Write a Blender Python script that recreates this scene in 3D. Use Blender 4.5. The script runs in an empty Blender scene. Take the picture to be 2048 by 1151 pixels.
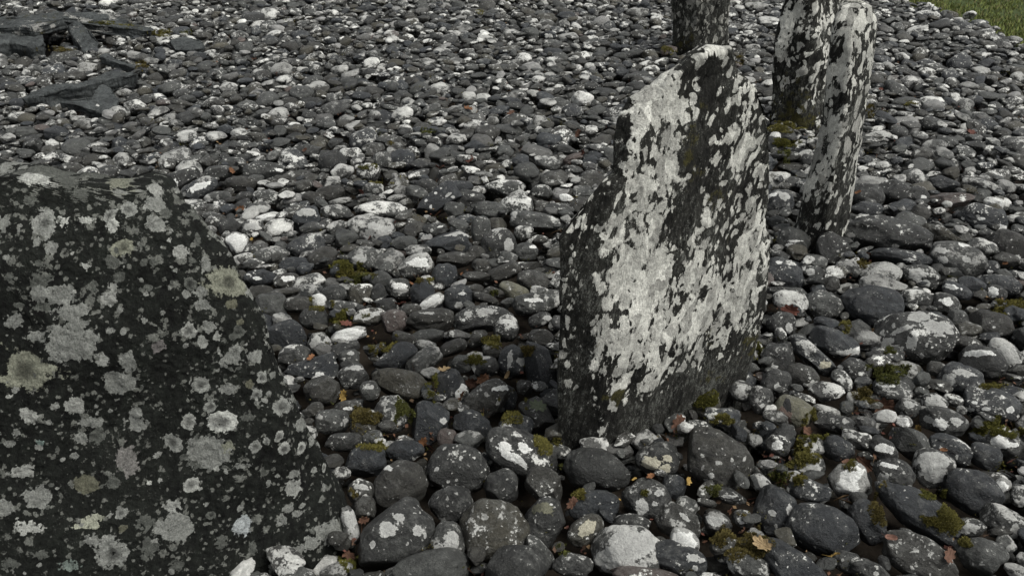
import bpy, math, random
import numpy as np
from mathutils import Vector

SC = bpy.context.scene
COL = SC.collection

# ------------------------------------------------------------------ camera, sky, sun, exposure
PITCH = math.radians(29.4)
CAM_H = 1.47
FPX = 1773.0                      # focal length in pixels of a 2048 wide picture
PW, PH = 2048.0, 1151.0
cam_data = bpy.data.cameras.new("camera")
cam = bpy.data.objects.new("camera", cam_data)
COL.objects.link(cam)
cam.location = (0, 0, CAM_H)
cam.rotation_euler = (math.pi / 2 - PITCH, 0, 0)
cam_data.sensor_width = 36.0
cam_data.lens = FPX / PW * 36.0
cam_data.clip_start = 0.02
cam_data.clip_end = 500.0
SC.camera = cam

SUN_EL, SUN_AZ = math.radians(57), math.radians(118)    # azimuth from +Y towards +X
world = bpy.data.worlds.new("World")
SC.world = world
world.use_nodes = True
wn = world.node_tree
for n in list(wn.nodes):
    wn.nodes.remove(n)
wo = wn.nodes.new("ShaderNodeOutputWorld")
wb = wn.nodes.new("ShaderNodeBackground")
ws = wn.nodes.new("ShaderNodeTexSky")
wh = wn.nodes.new("ShaderNodeHueSaturation")
ws.sky_type = 'NISHITA'
ws.sun_disc = False
ws.sun_elevation = SUN_EL
ws.sun_rotation = SUN_AZ
ws.dust_density = 3.0
wh.inputs['Saturation'].default_value = 0.12            # overcast: nearly colourless
wb.inputs['Strength'].default_value = 0.066
wn.links.new(ws.outputs[0], wh.inputs['Color'])
wn.links.new(wh.outputs[0], wb.inputs['Color'])
wn.links.new(wb.outputs[0], wo.inputs['Surface'])

sun_data = bpy.data.lights.new("sun", 'SUN')
sun_data.energy = 1.5
sun_data.angle = math.radians(30)
sun_data.color = (1.0, 0.97, 0.92)
sun = bpy.data.objects.new("sun", sun_data)
COL.objects.link(sun)
sdir = Vector((math.sin(SUN_AZ) * math.cos(SUN_EL), math.cos(SUN_AZ) * math.cos(SUN_EL), math.sin(SUN_EL)))
sun.rotation_euler = sdir.to_track_quat('Z', 'Y').to_euler()
SC.view_settings.view_transform = 'Standard'
SC.view_settings.look = 'None'
SC.view_settings.exposure = 1.12
SC.view_settings.gamma = 1.0

# ------------------------------------------------------------------ projection helpers (photo pixels <-> world)
CP, SP = math.cos(PITCH), math.sin(PITCH)
CAM = np.array([0.0, 0.0, CAM_H])
AX_R = np.array([1.0, 0, 0])
AX_U = np.array([0, SP, CP])
AX_F = np.array([0, CP, -SP])

def ray(px, py):
    return AX_F + (px - PW / 2) / FPX * AX_R - (py - PH / 2) / FPX * AX_U

def at_z(px, py, z=0.0):
    d = ray(px, py)
    return CAM + d * ((z - CAM_H) / d[2])

def at_y(px, py, y):
    d = ray(px, py)
    return CAM + d * (y / d[1])

def project(P):
    q = P - CAM
    d = q @ AX_F
    return PW / 2 + FPX * (q @ AX_R) / d, PH / 2 - FPX * (q @ AX_U) / d, d

# ------------------------------------------------------------------ numpy noise
_rs = np.random.RandomState(7)
_LAT = _rs.rand(64, 64, 64).astype(np.float32) * 2 - 1

def vnoise(P, s=1.0, off=0.0):
    Q = np.asarray(P, dtype=np.float64) * s + off
    I = np.floor(Q).astype(np.int64)
    F = Q - I
    F = F * F * (3 - 2 * F)
    I &= 63
    J = (I + 1) & 63
    x0, y0, z0 = I[:, 0], I[:, 1], I[:, 2]
    x1, y1, z1 = J[:, 0], J[:, 1], J[:, 2]
    fx, fy, fz = F[:, 0], F[:, 1], F[:, 2]
    L = _LAT
    a = L[x0, y0, z0] * (1 - fx) + L[x1, y0, z0] * fx
    b = L[x0, y1, z0] * (1 - fx) + L[x1, y1, z0] * fx
    c = L[x0, y0, z1] * (1 - fx) + L[x1, y0, z1] * fx
    d = L[x0, y1, z1] * (1 - fx) + L[x1, y1, z1] * fx
    return (a * (1 - fy) + b * fy) * (1 - fz) + (c * (1 - fy) + d * fy) * fz

def fbm(P, s=1.0, octv=4, off=0.0, gain=0.5):
    r = 0
    a = 1.0
    for i in range(octv):
        r = r + a * vnoise(P, s, off + 13.7 * i)
        s *= 2.03
        a *= gain
    return r

def worley(P, s, seed=0):
    """distance to the nearest jittered point and a random value of its cell"""
    Q = np.asarray(P) * s
    I = np.floor(Q).astype(np.int64)
    best = np.full(len(Q), 9.0); val = np.zeros(len(Q))
    R = _LAT * 0.5 + 0.5
    for dx in (-1, 0, 1):
        for dy in (-1, 0, 1):
            for dz in (-1, 0, 1):
                J = I + np.array([dx, dy, dz]); K = (J + seed) & 63
                a, b, c = K[:, 0], K[:, 1], K[:, 2]
                pt = J + np.stack([R[a, b, c], R[b, c, a], R[c, a, b]], 1)
                d = ((Q - pt) ** 2).sum(1)
                m = d < best
                best[m] = d[m]; val[m] = R[(a + 17) & 63, (b + 5) & 63, c][m]
    return np.sqrt(best), val

# ------------------------------------------------------------------ mesh helpers
def np_mesh(name, V, F, attrs=None):
    me = bpy.data.meshes.new(name)
    k = F.shape[1]
    me.vertices.add(len(V))
    me.vertices.foreach_set('co', np.ascontiguousarray(V, dtype=np.float32).ravel())
    me.loops.add(F.size)
    me.loops.foreach_set('vertex_index', np.ascontiguousarray(F, dtype=np.int32).ravel())
    me.polygons.add(len(F))
    me.polygons.foreach_set('loop_start', np.arange(0, F.size, k, dtype=np.int32))
    me.polygons.foreach_set('use_smooth', np.ones(len(F), dtype=bool))
    me.update(calc_edges=True)
    for an, (typ, arr) in (attrs or {}).items():
        at = me.attributes.new(an, typ, 'POINT')
        key = {'FLOAT': 'value', 'FLOAT_VECTOR': 'vector', 'FLOAT_COLOR': 'color'}[typ]
        at.data.foreach_set(key, np.ascontiguousarray(arr, dtype=np.float32).ravel())
    me.validate()
    return me

def obj(name, me, mat, parent=None, loc=None):
    o = bpy.data.objects.new(name, me)
    COL.objects.link(o)
    if me is not None and mat is not None:
        me.materials.append(mat)
    if loc is not None:
        o.location = loc
    if parent is not None:
        o.parent = parent
    return o

def tag(o, label=None, cat=None, group=None, kind=None):
    if label: o['label'] = label
    if cat: o['category'] = cat
    if group: o['group'] = group
    if kind: o['kind'] = kind
    return o

_ICO = {}
def ico(sub):
    if sub in _ICO:
        return _ICO[sub]
    t = (1 + 5 ** .5) / 2
    V = [(-1, t, 0), (1, t, 0), (-1, -t, 0), (1, -t, 0), (0, -1, t), (0, 1, t), (0, -1, -t), (0, 1, -t),
         (t, 0, -1), (t, 0, 1), (-t, 0, -1), (-t, 0, 1)]
    V = [np.array(v) / np.linalg.norm(v) for v in V]
    F = [(0, 11, 5), (0, 5, 1), (0, 1, 7), (0, 7, 10), (0, 10, 11), (1, 5, 9), (5, 11, 4), (11, 10, 2), (10, 7, 6),
         (7, 1, 8), (3, 9, 4), (3, 4, 2), (3, 2, 6), (3, 6, 8), (3, 8, 9), (4, 9, 5), (2, 4, 11), (6, 2, 10),
         (8, 6, 7), (9, 8, 1)]
    for _ in range(sub):
        c = {}
        NF = []
        def mid(i, j):
            k = (min(i, j), max(i, j))
            if k not in c:
                m = V[i] + V[j]
                V.append(m / np.linalg.norm(m))
                c[k] = len(V) - 1
            return c[k]
        for a, b, d in F:
            x, y, z = mid(a, b), mid(b, d), mid(d, a)
            NF += [(a, x, z), (b, y, x), (d, z, y), (x, y, z)]
        F = NF
    _ICO[sub] = (np.array(V), np.array(F, dtype=np.int32))
    return _ICO[sub]

def cobble_shape(sub, rng, ang=0.0, rough=1.0):
    """a unit stone: a water worn ellipsoid, lightly squared, flattened by a few worn faces"""
    D, F = ico(sub)
    off = rng.uniform(0, 60)
    r = 1 + rough * (0.20 * vnoise(D, 1.1, off) + 0.11 * vnoise(D, 2.4, off + 9) + 0.030 * vnoise(D, 6, off + 19) + 0.012 * vnoise(D, 13, off + 29))
    e = rng.uniform(2.0, 2.8)                      # superellipsoid exponent
    r = r * (np.sum(np.abs(D) ** e, axis=1) ** (-1 / e)) ** 0.8
    n = rng.randint(2, 5) if ang == 0 else rng.randint(6, 10)
    for _ in range(n):
        nn = rng.normal(size=3)
        nn /= np.linalg.norm(nn)
        d0 = rng.uniform(0.80, 0.98) if ang == 0 else rng.uniform(0.60, 0.84)
        c = D @ nn
        lim = np.where(c > 0.05, d0 / np.maximum(c, 0.05), 9.0)
        k = 0.05 if ang == 0 else 0.025
        h = np.clip(0.5 + 0.5 * (lim - r) / k / 2, 0, 1)   # smooth minimum
        r = lim * (1 - h) + r * h - k * h * (1 - h)
    if ang:
        r = r + 0.012 * vnoise(D, 14, off + 3)
    V = D * r[:, None]
    ext = (V.max(0) - V.min(0)) / 2
    mid = (V.max(0) + V.min(0)) / 2
    return (V - mid) / ext, F

def vnormals(V, F):
    a, b, c = V[F[:, 0]], V[F[:, 1]], V[F[:, 2]]
    n = np.cross(b - a, c - a)
    N = np.zeros_like(V)
    for i in range(F.shape[1]):
        np.add.at(N, F[:, i], n)
    return N / np.maximum(np.linalg.norm(N, axis=1), 1e-12)[:, None]

# ------------------------------------------------------------------ node materials
def mat_new(name):
    m = bpy.data.materials.new(name)
    m.use_nodes = True
    nt = m.node_tree
    for n in list(nt.nodes):
        nt.nodes.remove(n)
    o = nt.nodes.new('ShaderNodeOutputMaterial')
    b = nt.nodes.new('ShaderNodeBsdfPrincipled')
    nt.links.new(b.outputs[0], o.inputs['Surface'])
    return m, nt, b

class NB:
    def __init__(s, nt): s.nt = nt
    def link(s, a, b): s.nt.links.new(a, b)
    def attr(s, name):
        n = s.nt.nodes.new('ShaderNodeAttribute'); n.attribute_name = name; return n
    def noise(s, vec, scale, detail=4, rough=0.55, dist=0.0):
        n = s.nt.nodes.new('ShaderNodeTexNoise')
        n.inputs['Scale'].default_value = scale; n.inputs['Detail'].default_value = detail
        n.inputs['Roughness'].default_value = rough; n.inputs['Distortion'].default_value = dist
        s.link(vec, n.inputs['Vector']); return n.outputs['Fac']
    def n01(s, vec, scale, detail=4, rough=0.55, lo=0.30, hi=0.70):
        n = s.nt.nodes.new('ShaderNodeMapRange')
        n.clamp = False
        s.link(s.noise(vec, scale, detail, rough), n.inputs['Value'])
        n.inputs['From Min'].default_value = lo; n.inputs['From Max'].default_value = hi
        return n.outputs['Result']
    def voro(s, vec, scale, rnd=1.0):
        n = s.nt.nodes.new('ShaderNodeTexVoronoi'); n.feature = 'F1'
        n.inputs['Scale'].default_value = scale; n.inputs['Randomness'].default_value = rnd
        s.link(vec, n.inputs['Vector']); return n
    def _in(s, sock, v):
        if isinstance(v, (int, float)): sock.default_value = v
        elif isinstance(v, tuple): sock.default_value = v
        else: s.link(v, sock)
    def math(s, op, a, b=0.0, c=0.0, clamp=False):
        n = s.nt.nodes.new('ShaderNodeMath'); n.operation = op; n.use_clamp = clamp
        s._in(n.inputs[0], a); s._in(n.inputs[1], b)
        if len(n.inputs) > 2: s._in(n.inputs[2], c)
        return n.outputs[0]
    def step(s, v, lo, hi, o0=0.0, o1=1.0):
        n = s.nt.nodes.new('ShaderNodeMapRange'); n.interpolation_type = 'SMOOTHSTEP'
        s._in(n.inputs['Value'], v)
        s._in(n.inputs['From Min'], lo); s._in(n.inputs['From Max'], hi)
        s._in(n.inputs['To Min'], o0); s._in(n.inputs['To Max'], o1)
        return n.outputs['Result']
    def mix(s, f, a, b, mode='MIX'):
        n = s.nt.nodes.new('ShaderNodeMix'); n.data_type = 'RGBA'; n.blend_type = mode
        s._in(n.inputs[0], f); s._in(n.inputs[6], a); s._in(n.inputs[7], b)
        return n.outputs[2]
    def scalec(s, col, f):
        n = s.nt.nodes.new('ShaderNodeVectorMath'); n.operation = 'SCALE'
        s._in(n.inputs[0], col); s._in(n.inputs['Scale'], f); return n.outputs[0]
    def vmul(s, v, t):
        n = s.nt.nodes.new('ShaderNodeVectorMath'); n.operation = 'MULTIPLY'
        s._in(n.inputs[0], v); n.inputs[1].default_value = t; return n.outputs[0]
    def bump(s, h, strength, dist):
        n = s.nt.nodes.new('ShaderNodeBump')
        n.inputs['Strength'].default_value = strength; n.inputs['Distance'].default_value = dist
        s.link(h, n.inputs['Height']); return n.outputs[0]

def make_cobble_mat():
    m, nt, b = mat_new('cobble_stone')
    q = NB(nt)
    tint = q.attr('tint'); lp = q.attr('lpos').outputs['Vector']
    lich = q.attr('lich').outputs['Fac']; lcol = q.attr('lcol').outputs['Color']
    geo = nt.nodes.new('ShaderNodeNewGeometry')
    sep = nt.nodes.new('ShaderNodeSeparateXYZ'); q.link(geo.outputs['Normal'], sep.inputs[0])
    amt = tint.outputs['Alpha']
    n_big = q.n01(lp, 17, 4, 0.6)
    n_mid = q.n01(lp, 48, 6, 0.68)
    n_fine = q.n01(lp, 170, 5, 0.7)
    n_grain = q.n01(lp, 520, 3, 0.7)
    f = q.math('MULTIPLY_ADD', n_mid, 0.75, 0.18)
    f = q.math('ADD', f, q.math('MULTIPLY', n_fine, 0.55))
    f = q.math('ADD', f, q.math('MULTIPLY', n_grain, 0.65))
    band = q.n01(q.vmul(lp, (1.0, 0.35, 5.5)), 24, 4, 0.6)
    gate = q.step(q.noise(q.vmul(lp, (1.0, 1.0, 1.0)), 1.3, 1, 0.5), 0.48, 0.62)
    f = q.math('ADD', f, q.math('MULTIPLY', q.math('MULTIPLY_ADD', band, 1.3, -0.65), gate))
    f = q.math('MAXIMUM', q.math('ADD', f, -0.20), 0.12)
    base = q.scalec(tint.outputs['Color'], q.math('MULTIPLY', f, 0.49))
    # thin grey film, mottled
    film = q.math('ADD', q.math('MULTIPLY', n_mid, 0.55), q.math('MULTIPLY', n_fine, 0.35))
    film = q.math('ADD', film, q.math('MULTIPLY', n_big, 0.35))
    film = q.math('ADD', film, q.math('MULTIPLY_ADD', sep.outputs['Z'], 0.16, -0.06))
    film = q.step(q.math('ADD', film, q.math('MULTIPLY', amt, 0.55)), 0.78, 1.10)
    base = q.mix(q.math('MULTIPLY', film, 0.50), base, q.scalec((0.115, 0.118, 0.110), q.math('MULTIPLY_ADD', n_grain, 0.7, 0.5)))
    # scattered crust lichen: round colonies plus ragged sheets
    wn_ = nt.nodes.new('ShaderNodeVectorMath'); wn_.operation = 'MULTIPLY_ADD'
    ncol = nt.nodes.new('ShaderNodeTexNoise'); ncol.inputs['Scale'].default_value = 70; ncol.inputs['Detail'].default_value = 4
    q.link(lp, ncol.inputs['Vector'])
    q.link(ncol.outputs['Color'], wn_.inputs[0]); wn_.inputs[1].default_value = (0.022, 0.022, 0.022); q.link(lp, wn_.inputs[2])
    vo = q.voro(wn_.outputs[0], 30)
    vs = nt.nodes.new('ShaderNodeSeparateColor'); q.link(vo.outputs['Color'], vs.inputs[0])
    rad = q.math('MULTIPLY', q.math('SUBTRACT', vs.outputs[0], 0.35), q.math('MULTIPLY_ADD', amt, 0.85, 0.10))
    col1 = q.step(q.math('SUBTRACT', rad, vo.outputs['Distance']), -0.01, 0.03)
    vo2 = q.voro(wn_.outputs[0], 95)
    vs2 = nt.nodes.new('ShaderNodeSeparateColor'); q.link(vo2.outputs['Color'], vs2.inputs[0])
    rad2 = q.math('MULTIPLY', q.math('SUBTRACT', vs2.outputs[0], 0.55), q.math('MULTIPLY_ADD', amt, 1.2, 0.35))
    col3 = q.step(q.math('SUBTRACT', rad2, vo2.outputs['Distance']), -0.06, 0.03)
    sheet = q.math('ADD', q.math('MULTIPLY', n_big, 0.5), q.math('MULTIPLY', n_mid, 0.32))
    sheet = q.math('ADD', sheet, q.math('MULTIPLY', n_fine, 0.22))
    sheet = q.math('ADD', sheet, q.math('MULTIPLY_ADD', sep.outputs['Z'], 0.16, -0.06))
    thr = q.math('MULTIPLY_ADD', amt, -0.55, 0.95)
    col2 = q.step(q.math('SUBTRACT', sheet, thr), 0.0, 0.06)
    pl = q.math('MAXIMUM', q.math('MULTIPLY', col1, 0.85), col2)
    pl = q.math('MAXIMUM', pl, col3)
    pl = q.math('MULTIPLY', pl, q.step(n_grain, -0.15, 0.30))
    pcol = q.scalec((0.60, 0.605, 0.57), q.math('ADD', q.math('MULTIPLY_ADD', n_fine, 0.6, 0.30), q.math('MULTIPLY_ADD', n_big, 0.7, -0.15)))
    perst = q.step(q.noise(lp, 0.9, 2, 0.5), 0.32, 0.66, 0.42, 1.15)
    pcol = q.scalec(pcol, perst)
    c = q.mix(q.math('MULTIPLY', pl, 0.92), base, pcol)
    # the larger named colonies carried by the mesh
    ff = q.math('ADD', lich, q.math('MULTIPLY_ADD', n_mid, 0.45, -0.22))
    ff = q.math('ADD', ff, q.math('MULTIPLY_ADD', n_fine, 0.40, -0.20))
    lm = q.math('MULTIPLY', q.step(ff, 0.0, 0.14), q.step(n_grain, -0.25, 0.25))
    lc = q.scalec(lcol, q.math('ADD', q.math('MULTIPLY', n_fine, 0.45), q.math('MULTIPLY_ADD', n_grain, 0.35, 0.55)))
    c = q.mix(lm, c, lc)
    q.link(c, b.inputs['Base Color'])
    q.link(q.math('ADD', q.math('MULTIPLY', q.math('MAXIMUM', pl, lm), 0.30), q.math('MULTIPLY_ADD', n_mid, 0.18, 0.42)), b.inputs['Roughness'])
    b.inputs['Specular IOR Level'].default_value = 0.5
    h = q.math('ADD', q.math('MULTIPLY', n_mid, 0.8), q.math('MULTIPLY', n_fine, 0.6))
    h = q.math('ADD', h, q.math('MULTIPLY', q.math('MAXIMUM', pl, lm), 0.35))
    h = q.math('ADD', h, q.math('MULTIPLY', n_grain, 0.25))
    q.link(q.bump(h, 1.0, 0.004), b.inputs['Normal'])
    return m

def make_monolith_mat(name, rock, stretch, speck):
    """rock with foliation running along the stone; lichen and moss fields come with the mesh"""
    m, nt, b = mat_new(name)
    q = NB(nt)
    lp = q.attr('lpos').outputs['Vector']           # already in the frame of the foliation: z runs along it
    lich = q.attr('lich').outputs['Fac']; lcol = q.attr('lcol').outputs['Color']
    moss = q.attr('moss').outputs['Fac']
    st = q.vmul(lp, (1, 1, stretch))
    n_s = q.n01(st, 34, 6, 0.68)
    n_f = q.n01(st, 120, 5, 0.72)
    n_g = q.n01(lp, 330, 4, 0.75)
    n_b = q.n01(lp, 8, 4, 0.6)
    ln = q.n01(q.vmul(lp, (1, 1, stretch * 0.25)), 70, 5, 0.7)
    fb = q.math('ADD', q.math('MULTIPLY', n_s, 0.7), q.math('MULTIPLY', n_f, 0.6))
    fb = q.math('ADD', fb, q.math('MULTIPLY', n_g, 0.5))
    fb = q.math('ADD', fb, q.math('MULTIPLY_ADD', ln, 0.9, -0.55))
    fb = q.math('ADD', fb, q.math('MULTIPLY_ADD', n_b, 0.7, -0.35))
    base = q.scalec(rock, q.math('MAXIMUM', fb, 0.12))
    sp = q.math('ADD', q.math('MULTIPLY', n_f, 0.6), q.math('MULTIPLY', n_g, 0.45))
    sp = q.step(q.math('ADD', sp, q.math('MULTIPLY', n_b, 0.35)), speck, speck + 0.25)
    base = q.mix(q.math('MULTIPLY', sp, 0.75), base, q.scalec((0.15, 0.155, 0.14), q.math('MULTIPLY_ADD', n_g, 0.8, 0.4)))
    ff = q.math('ADD', lich, q.math('MULTIPLY_ADD', n_s, 0.40, -0.20))
    ff = q.math('ADD', ff, q.math('MULTIPLY_ADD', n_f, 0.45, -0.22))
    ff = q.math('ADD', ff, q.math('MULTIPLY_ADD', n_g, 0.20, -0.10))
    pit = q.step(q.math('ADD', q.math('MULTIPLY', n_f, 0.6), q.math('MULTIPLY', n_g, 0.5)), 0.12, 0.30)
    lm = q.math('MULTIPLY', q.step(ff, 0.0, 0.13), pit)
    lc = q.scalec(lcol, q.math('ADD', q.math('MULTIPLY_ADD', n_g, 0.85, 0.22), q.math('MULTIPLY', n_f, 0.40)))
    c = q.mix(lm, base, lc)
    mm = q.step(q.math('ADD', moss, q.math('MULTIPLY_ADD', n_f, 0.9, -0.45)), 0.0, 0.4)
    mc = q.scalec((0.052, 0.048, 0.016), q.math('MAXIMUM', q.math('MULTIPLY_ADD', n_g, 1.4, 0.1), 0.1))
    c = q.mix(mm, c, mc)
    q.link(c, b.inputs['Base Color'])
    b.inputs['Roughness'].default_value = 0.85
    b.inputs['Specular IOR Level'].default_value = 0.2
    h = q.math('ADD', n_s, q.math('MULTIPLY', n_f, 0.5))
    h = q.math('ADD', h, q.math('MULTIPLY', lm, 0.25))
    h = q.math('ADD', h, q.math('MULTIPLY', n_g, 0.2))
    h = q.math('ADD', h, q.math('MULTIPLY', ln, 0.5))
    q.link(q.bump(h, 1.0, 0.004), b.inputs['Normal'])
    return m

def make_simple_mat(name, col, scale=200, lo=0.5, hi=1.5, rough=0.9, bump=0.003, transl=0.0):
    m, nt, b = mat_new(name)
    q = NB(nt)
    tc = nt.nodes.new('ShaderNodeTexCoord').outputs['Object']
    n = q.noise(tc, scale, 5, 0.65)
    q.link(q.scalec(col, q.math('MULTIPLY_ADD', n, (hi - lo) * 1.6, lo - (hi - lo) * 0.3)), b.inputs['Base Color'])
    b.inputs['Roughness'].default_value = rough
    b.inputs['Specular IOR Level'].default_value = 0.2
    q.link(q.bump(n, 0.8, bump), b.inputs['Normal'])
    return m

def make_tint_mat(name, rough=0.85, scale=300):
    m, nt, b = mat_new(name)
    q = NB(nt)
    t = q.attr('tint').outputs['Color']
    tc = nt.nodes.new('ShaderNodeTexCoord').outputs['Object']
    n = q.noise(tc, scale, 4, 0.6)
    q.link(q.scalec(t, q.math('MULTIPLY_ADD', n, 1.1, 0.45)), b.inputs['Base Color'])
    b.inputs['Roughness'].default_value = rough
    b.inputs['Specular IOR Level'].default_value = 0.25
    return m

MAT_COB = make_cobble_mat()
MAT_MAIN = make_monolith_mat('speckled_slab_rock', (0.020, 0.020, 0.017), 0.40, 0.74)
MAT_BOUL = make_monolith_mat('dark_boulder_rock', (0.0085, 0.010, 0.008), 0.85, 0.95)
MAT_SLATE = make_monolith_mat('slate_rock', (0.056, 0.062, 0.062), 0.6, 0.88)
MAT_SOIL = make_simple_mat('dark_soil', (0.018, 0.014, 0.010), 90, 0.5, 1.6)
MAT_GRASSG = make_simple_mat('turf_ground', (0.035, 0.05, 0.014), 30, 0.6, 1.4)
MAT_BLADE = make_tint_mat('grass_blades', 0.8, 40)
MAT_MOSS = make_tint_mat('moss_leaves', 0.95, 500)
MAT_LEAF = make_tint_mat('dead_leaf', 0.75, 350)

# ------------------------------------------------------------------ painting lichen colonies onto a mesh
def paint_spots(V, N, spots, lich, lcol, warp_seed=0.0, warp=0.22, plane=False):
    """spots: (px, py, rx, ry, ang_deg, rgb, kind) found on the surface, then grown there in metres"""
    X, Y, D = project(V)
    facing = ((CAM - V) * N).sum(1) > 0
    for i, (px, py, rx, ry, ang, rgb, kind) in enumerate(spots):
        if plane: rx *= 0.90; ry *= 0.90
        dd = (X - px) ** 2 + (Y - py) ** 2
        dd = np.where(facing, dd, 1e12)
        cand = np.argsort(dd)[:6] if len(dd) > 6 else [int(np.argmin(dd))]
        j = cand[int(np.argmin(D[cand]))]
        c, dep = V[j], D[j]
        rr0 = 1.2 * max(rx, ry, 12) / FPX * dep
        nb_ = (((V - c) ** 2).sum(1) < rr0 * rr0) & facing
        n = N[nb_].sum(0); n /= np.linalg.norm(n) + 1e-9
        if nb_.sum() > 12 and plane:
            Q_ = V[nb_] - V[nb_].mean(0)
            ev = np.linalg.eigh(Q_.T @ Q_)[1][:, 0]
            n = ev if ev @ n > 0 else -ev
        u = np.cross(AX_U, n); 
        if np.linalg.norm(u) < 1e-3: u = AX_R.copy()
        u = u / np.linalg.norm(u)
        if u @ AX_R < 0: u = -u
        w = np.cross(n, u); w /= np.linalg.norm(w)
        if w @ AX_U < 0: w = -w
        a = math.radians(ang)
        e1 = u * math.cos(a) + w * math.sin(a)
        e2 = -u * math.sin(a) + w * math.cos(a)
        # undo foreshortening so that the colony shows about this size
        hs = 0.01
        pr = project(np.stack([c - e1 * hs, c + e1 * hs, c - e2 * hs, c + e2 * hs]))
        sc1 = math.hypot(pr[0][1] - pr[0][0], pr[1][1] - pr[1][0]) / (2 * hs) * dep / FPX
        sc2 = math.hypot(pr[0][3] - pr[0][2], pr[1][3] - pr[1][2]) / (2 * hs) * dep / FPX
        k1 = max(0.35, sc1); k2 = max(0.35, sc2)
        R1 = rx / FPX * dep / k1; R2 = ry / FPX * dep / k2
        q = V - c
        near = np.where((q * q).sum(1) < (2.2 * max(R1, R2)) ** 2)[0]
        if len(near) == 0: continue
        qq = q[near]
        rm = min(R1, R2)
        wp = 1 + warp * fbm(V[near], 0.9 / rm, 3, warp_seed + i * 3.1)
        dn = np.sqrt((qq @ e1 / R1) ** 2 + (qq @ e2 / R2) ** 2 + (qq @ n / (max(R1, R2) * 2.5)) ** 2) * wp
        if plane: dn = dn * (1 + 0.16 * vnoise(V[near], 4.5 / rm, warp_seed + i) + 0.10 * vnoise(V[near], 9.0 / rm, warp_seed + i * 2))
        f = (1 - dn) * 1.6
        if kind == 'd':                              # bare patch
            upd = f > 0
            lich[near[upd]] = np.minimum(lich[near[upd]], -f[upd] * 1.5)
            continue
        colr = np.tile(np.array(rgb, float), (len(near), 1))
        if kind == 'r':                              # rosette with a worn centre and a bright rim
            g = np.clip((dn - 0.25) / 0.40, 0, 1)
            colr *= (0.42 + 0.75 * g)[:, None]
            f = np.where(dn < 0.55, np.minimum(f, 0.30 + 0.9 * (dn - 0.15) + 0.35 * vnoise(V[near], 2.5 / rm, i * 1.7)), f)
        elif kind == 's':                            # broken, speckled colony
            f = f * 0.9 - 0.15 + 0.75 * vnoise(V[near], 3.2 / rm, i * 2.3)
        elif kind == 'l':                            # lobed
            f = f + 0.35 * vnoise(V[near], 3.0 / rm, i * 2.9)
            colr *= (0.85 + 0.2 * np.clip(dn, 0, 1))[:, None]
        upd = f > lich[near]
        lich[near[upd]] = f[upd]
        lcol[near[upd]] = colr[upd]

# ------------------------------------------------------------------ height map of the cobble bed
CELL = 0.007
HX0, HX1, HY0, HY1 = -6.2, 6.2, 0.3, 10.4
HNX, HNY = int((HX1 - HX0) / CELL), int((HY1 - HY0) / CELL)
GROUND_Z = -0.105
HM = np.full((HNY, HNX), GROUND_Z, dtype=np.float32)
BLOCK = np.zeros((HNY, HNX), dtype=bool)         # standing stones

def stamp_points(P):
    ix = ((P[:, 0] - HX0) / CELL).astype(int)
    iy = ((P[:, 1] - HY0) / CELL).astype(int)
    ok = (ix > 0) & (ix < HNX - 1) & (iy > 0) & (iy < HNY - 1)
    np.maximum.at(HM, (iy[ok], ix[ok]), P[ok, 2].astype(np.float32))

def block_poly(poly):
    poly = np.asarray(poly)
    x0, y0 = poly.min(0); x1, y1 = poly.max(0)
    ix = np.arange(max(0, int((x0 - HX0) / CELL)), min(HNX, int((x1 - HX0) / CELL) + 1))
    iy = np.arange(max(0, int((y0 - HY0) / CELL)), min(HNY, int((y1 - HY0) / CELL) + 1))
    gx, gy = np.meshgrid(HX0 + ix * CELL, HY0 + iy * CELL)
    ins = np.zeros(gx.shape, bool)
    for i in range(len(poly)):
        xa, ya = poly[i]; xb, yb = poly[i - 1]
        c = ((ya > gy) != (yb > gy)) & (gx < (xb - xa) * (gy - ya) / (yb - ya + 1e-12) + xa)
        ins ^= c
    BLOCK[iy[0]:iy[-1] + 1, ix[0]:ix[-1] + 1] |= ins

def march(px, py):
    """where the sight line of a photo pixel meets the bed"""
    d = np.stack([ray(a, b) for a, b in zip(px, py)])
    t = (0.14 - CAM_H) / d[:, 2]
    done = np.zeros(len(t), bool)
    for _ in range(400):
        P = CAM + d * t[:, None]
        ix = np.clip(((P[:, 0] - HX0) / CELL).astype(int), 0, HNX - 1)
        iy = np.clip(((P[:, 1] - HY0) / CELL).astype(int), 0, HNY - 1)
        done |= P[:, 2] <= HM[iy, ix]
        if done.all(): break
        t = np.where(done, t, t + 0.005)
    P = CAM + d * t[:, None]
    ix = np.clip(((P[:, 0] - HX0) / CELL).astype(int), 2, HNX - 3)
    iy = np.clip(((P[:, 1] - HY0) / CELL).astype(int), 2, HNY - 3)
    gx = (HM[iy, ix + 2] - HM[iy, ix - 2]) / (4 * CELL)
    gy = (HM[iy + 2, ix] - HM[iy - 2, ix]) / (4 * CELL)
    N = np.stack([-gx, -gy, np.ones_like(gx)], 1)
    N /= np.linalg.norm(N, axis=1)[:, None]
    return P, N

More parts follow.
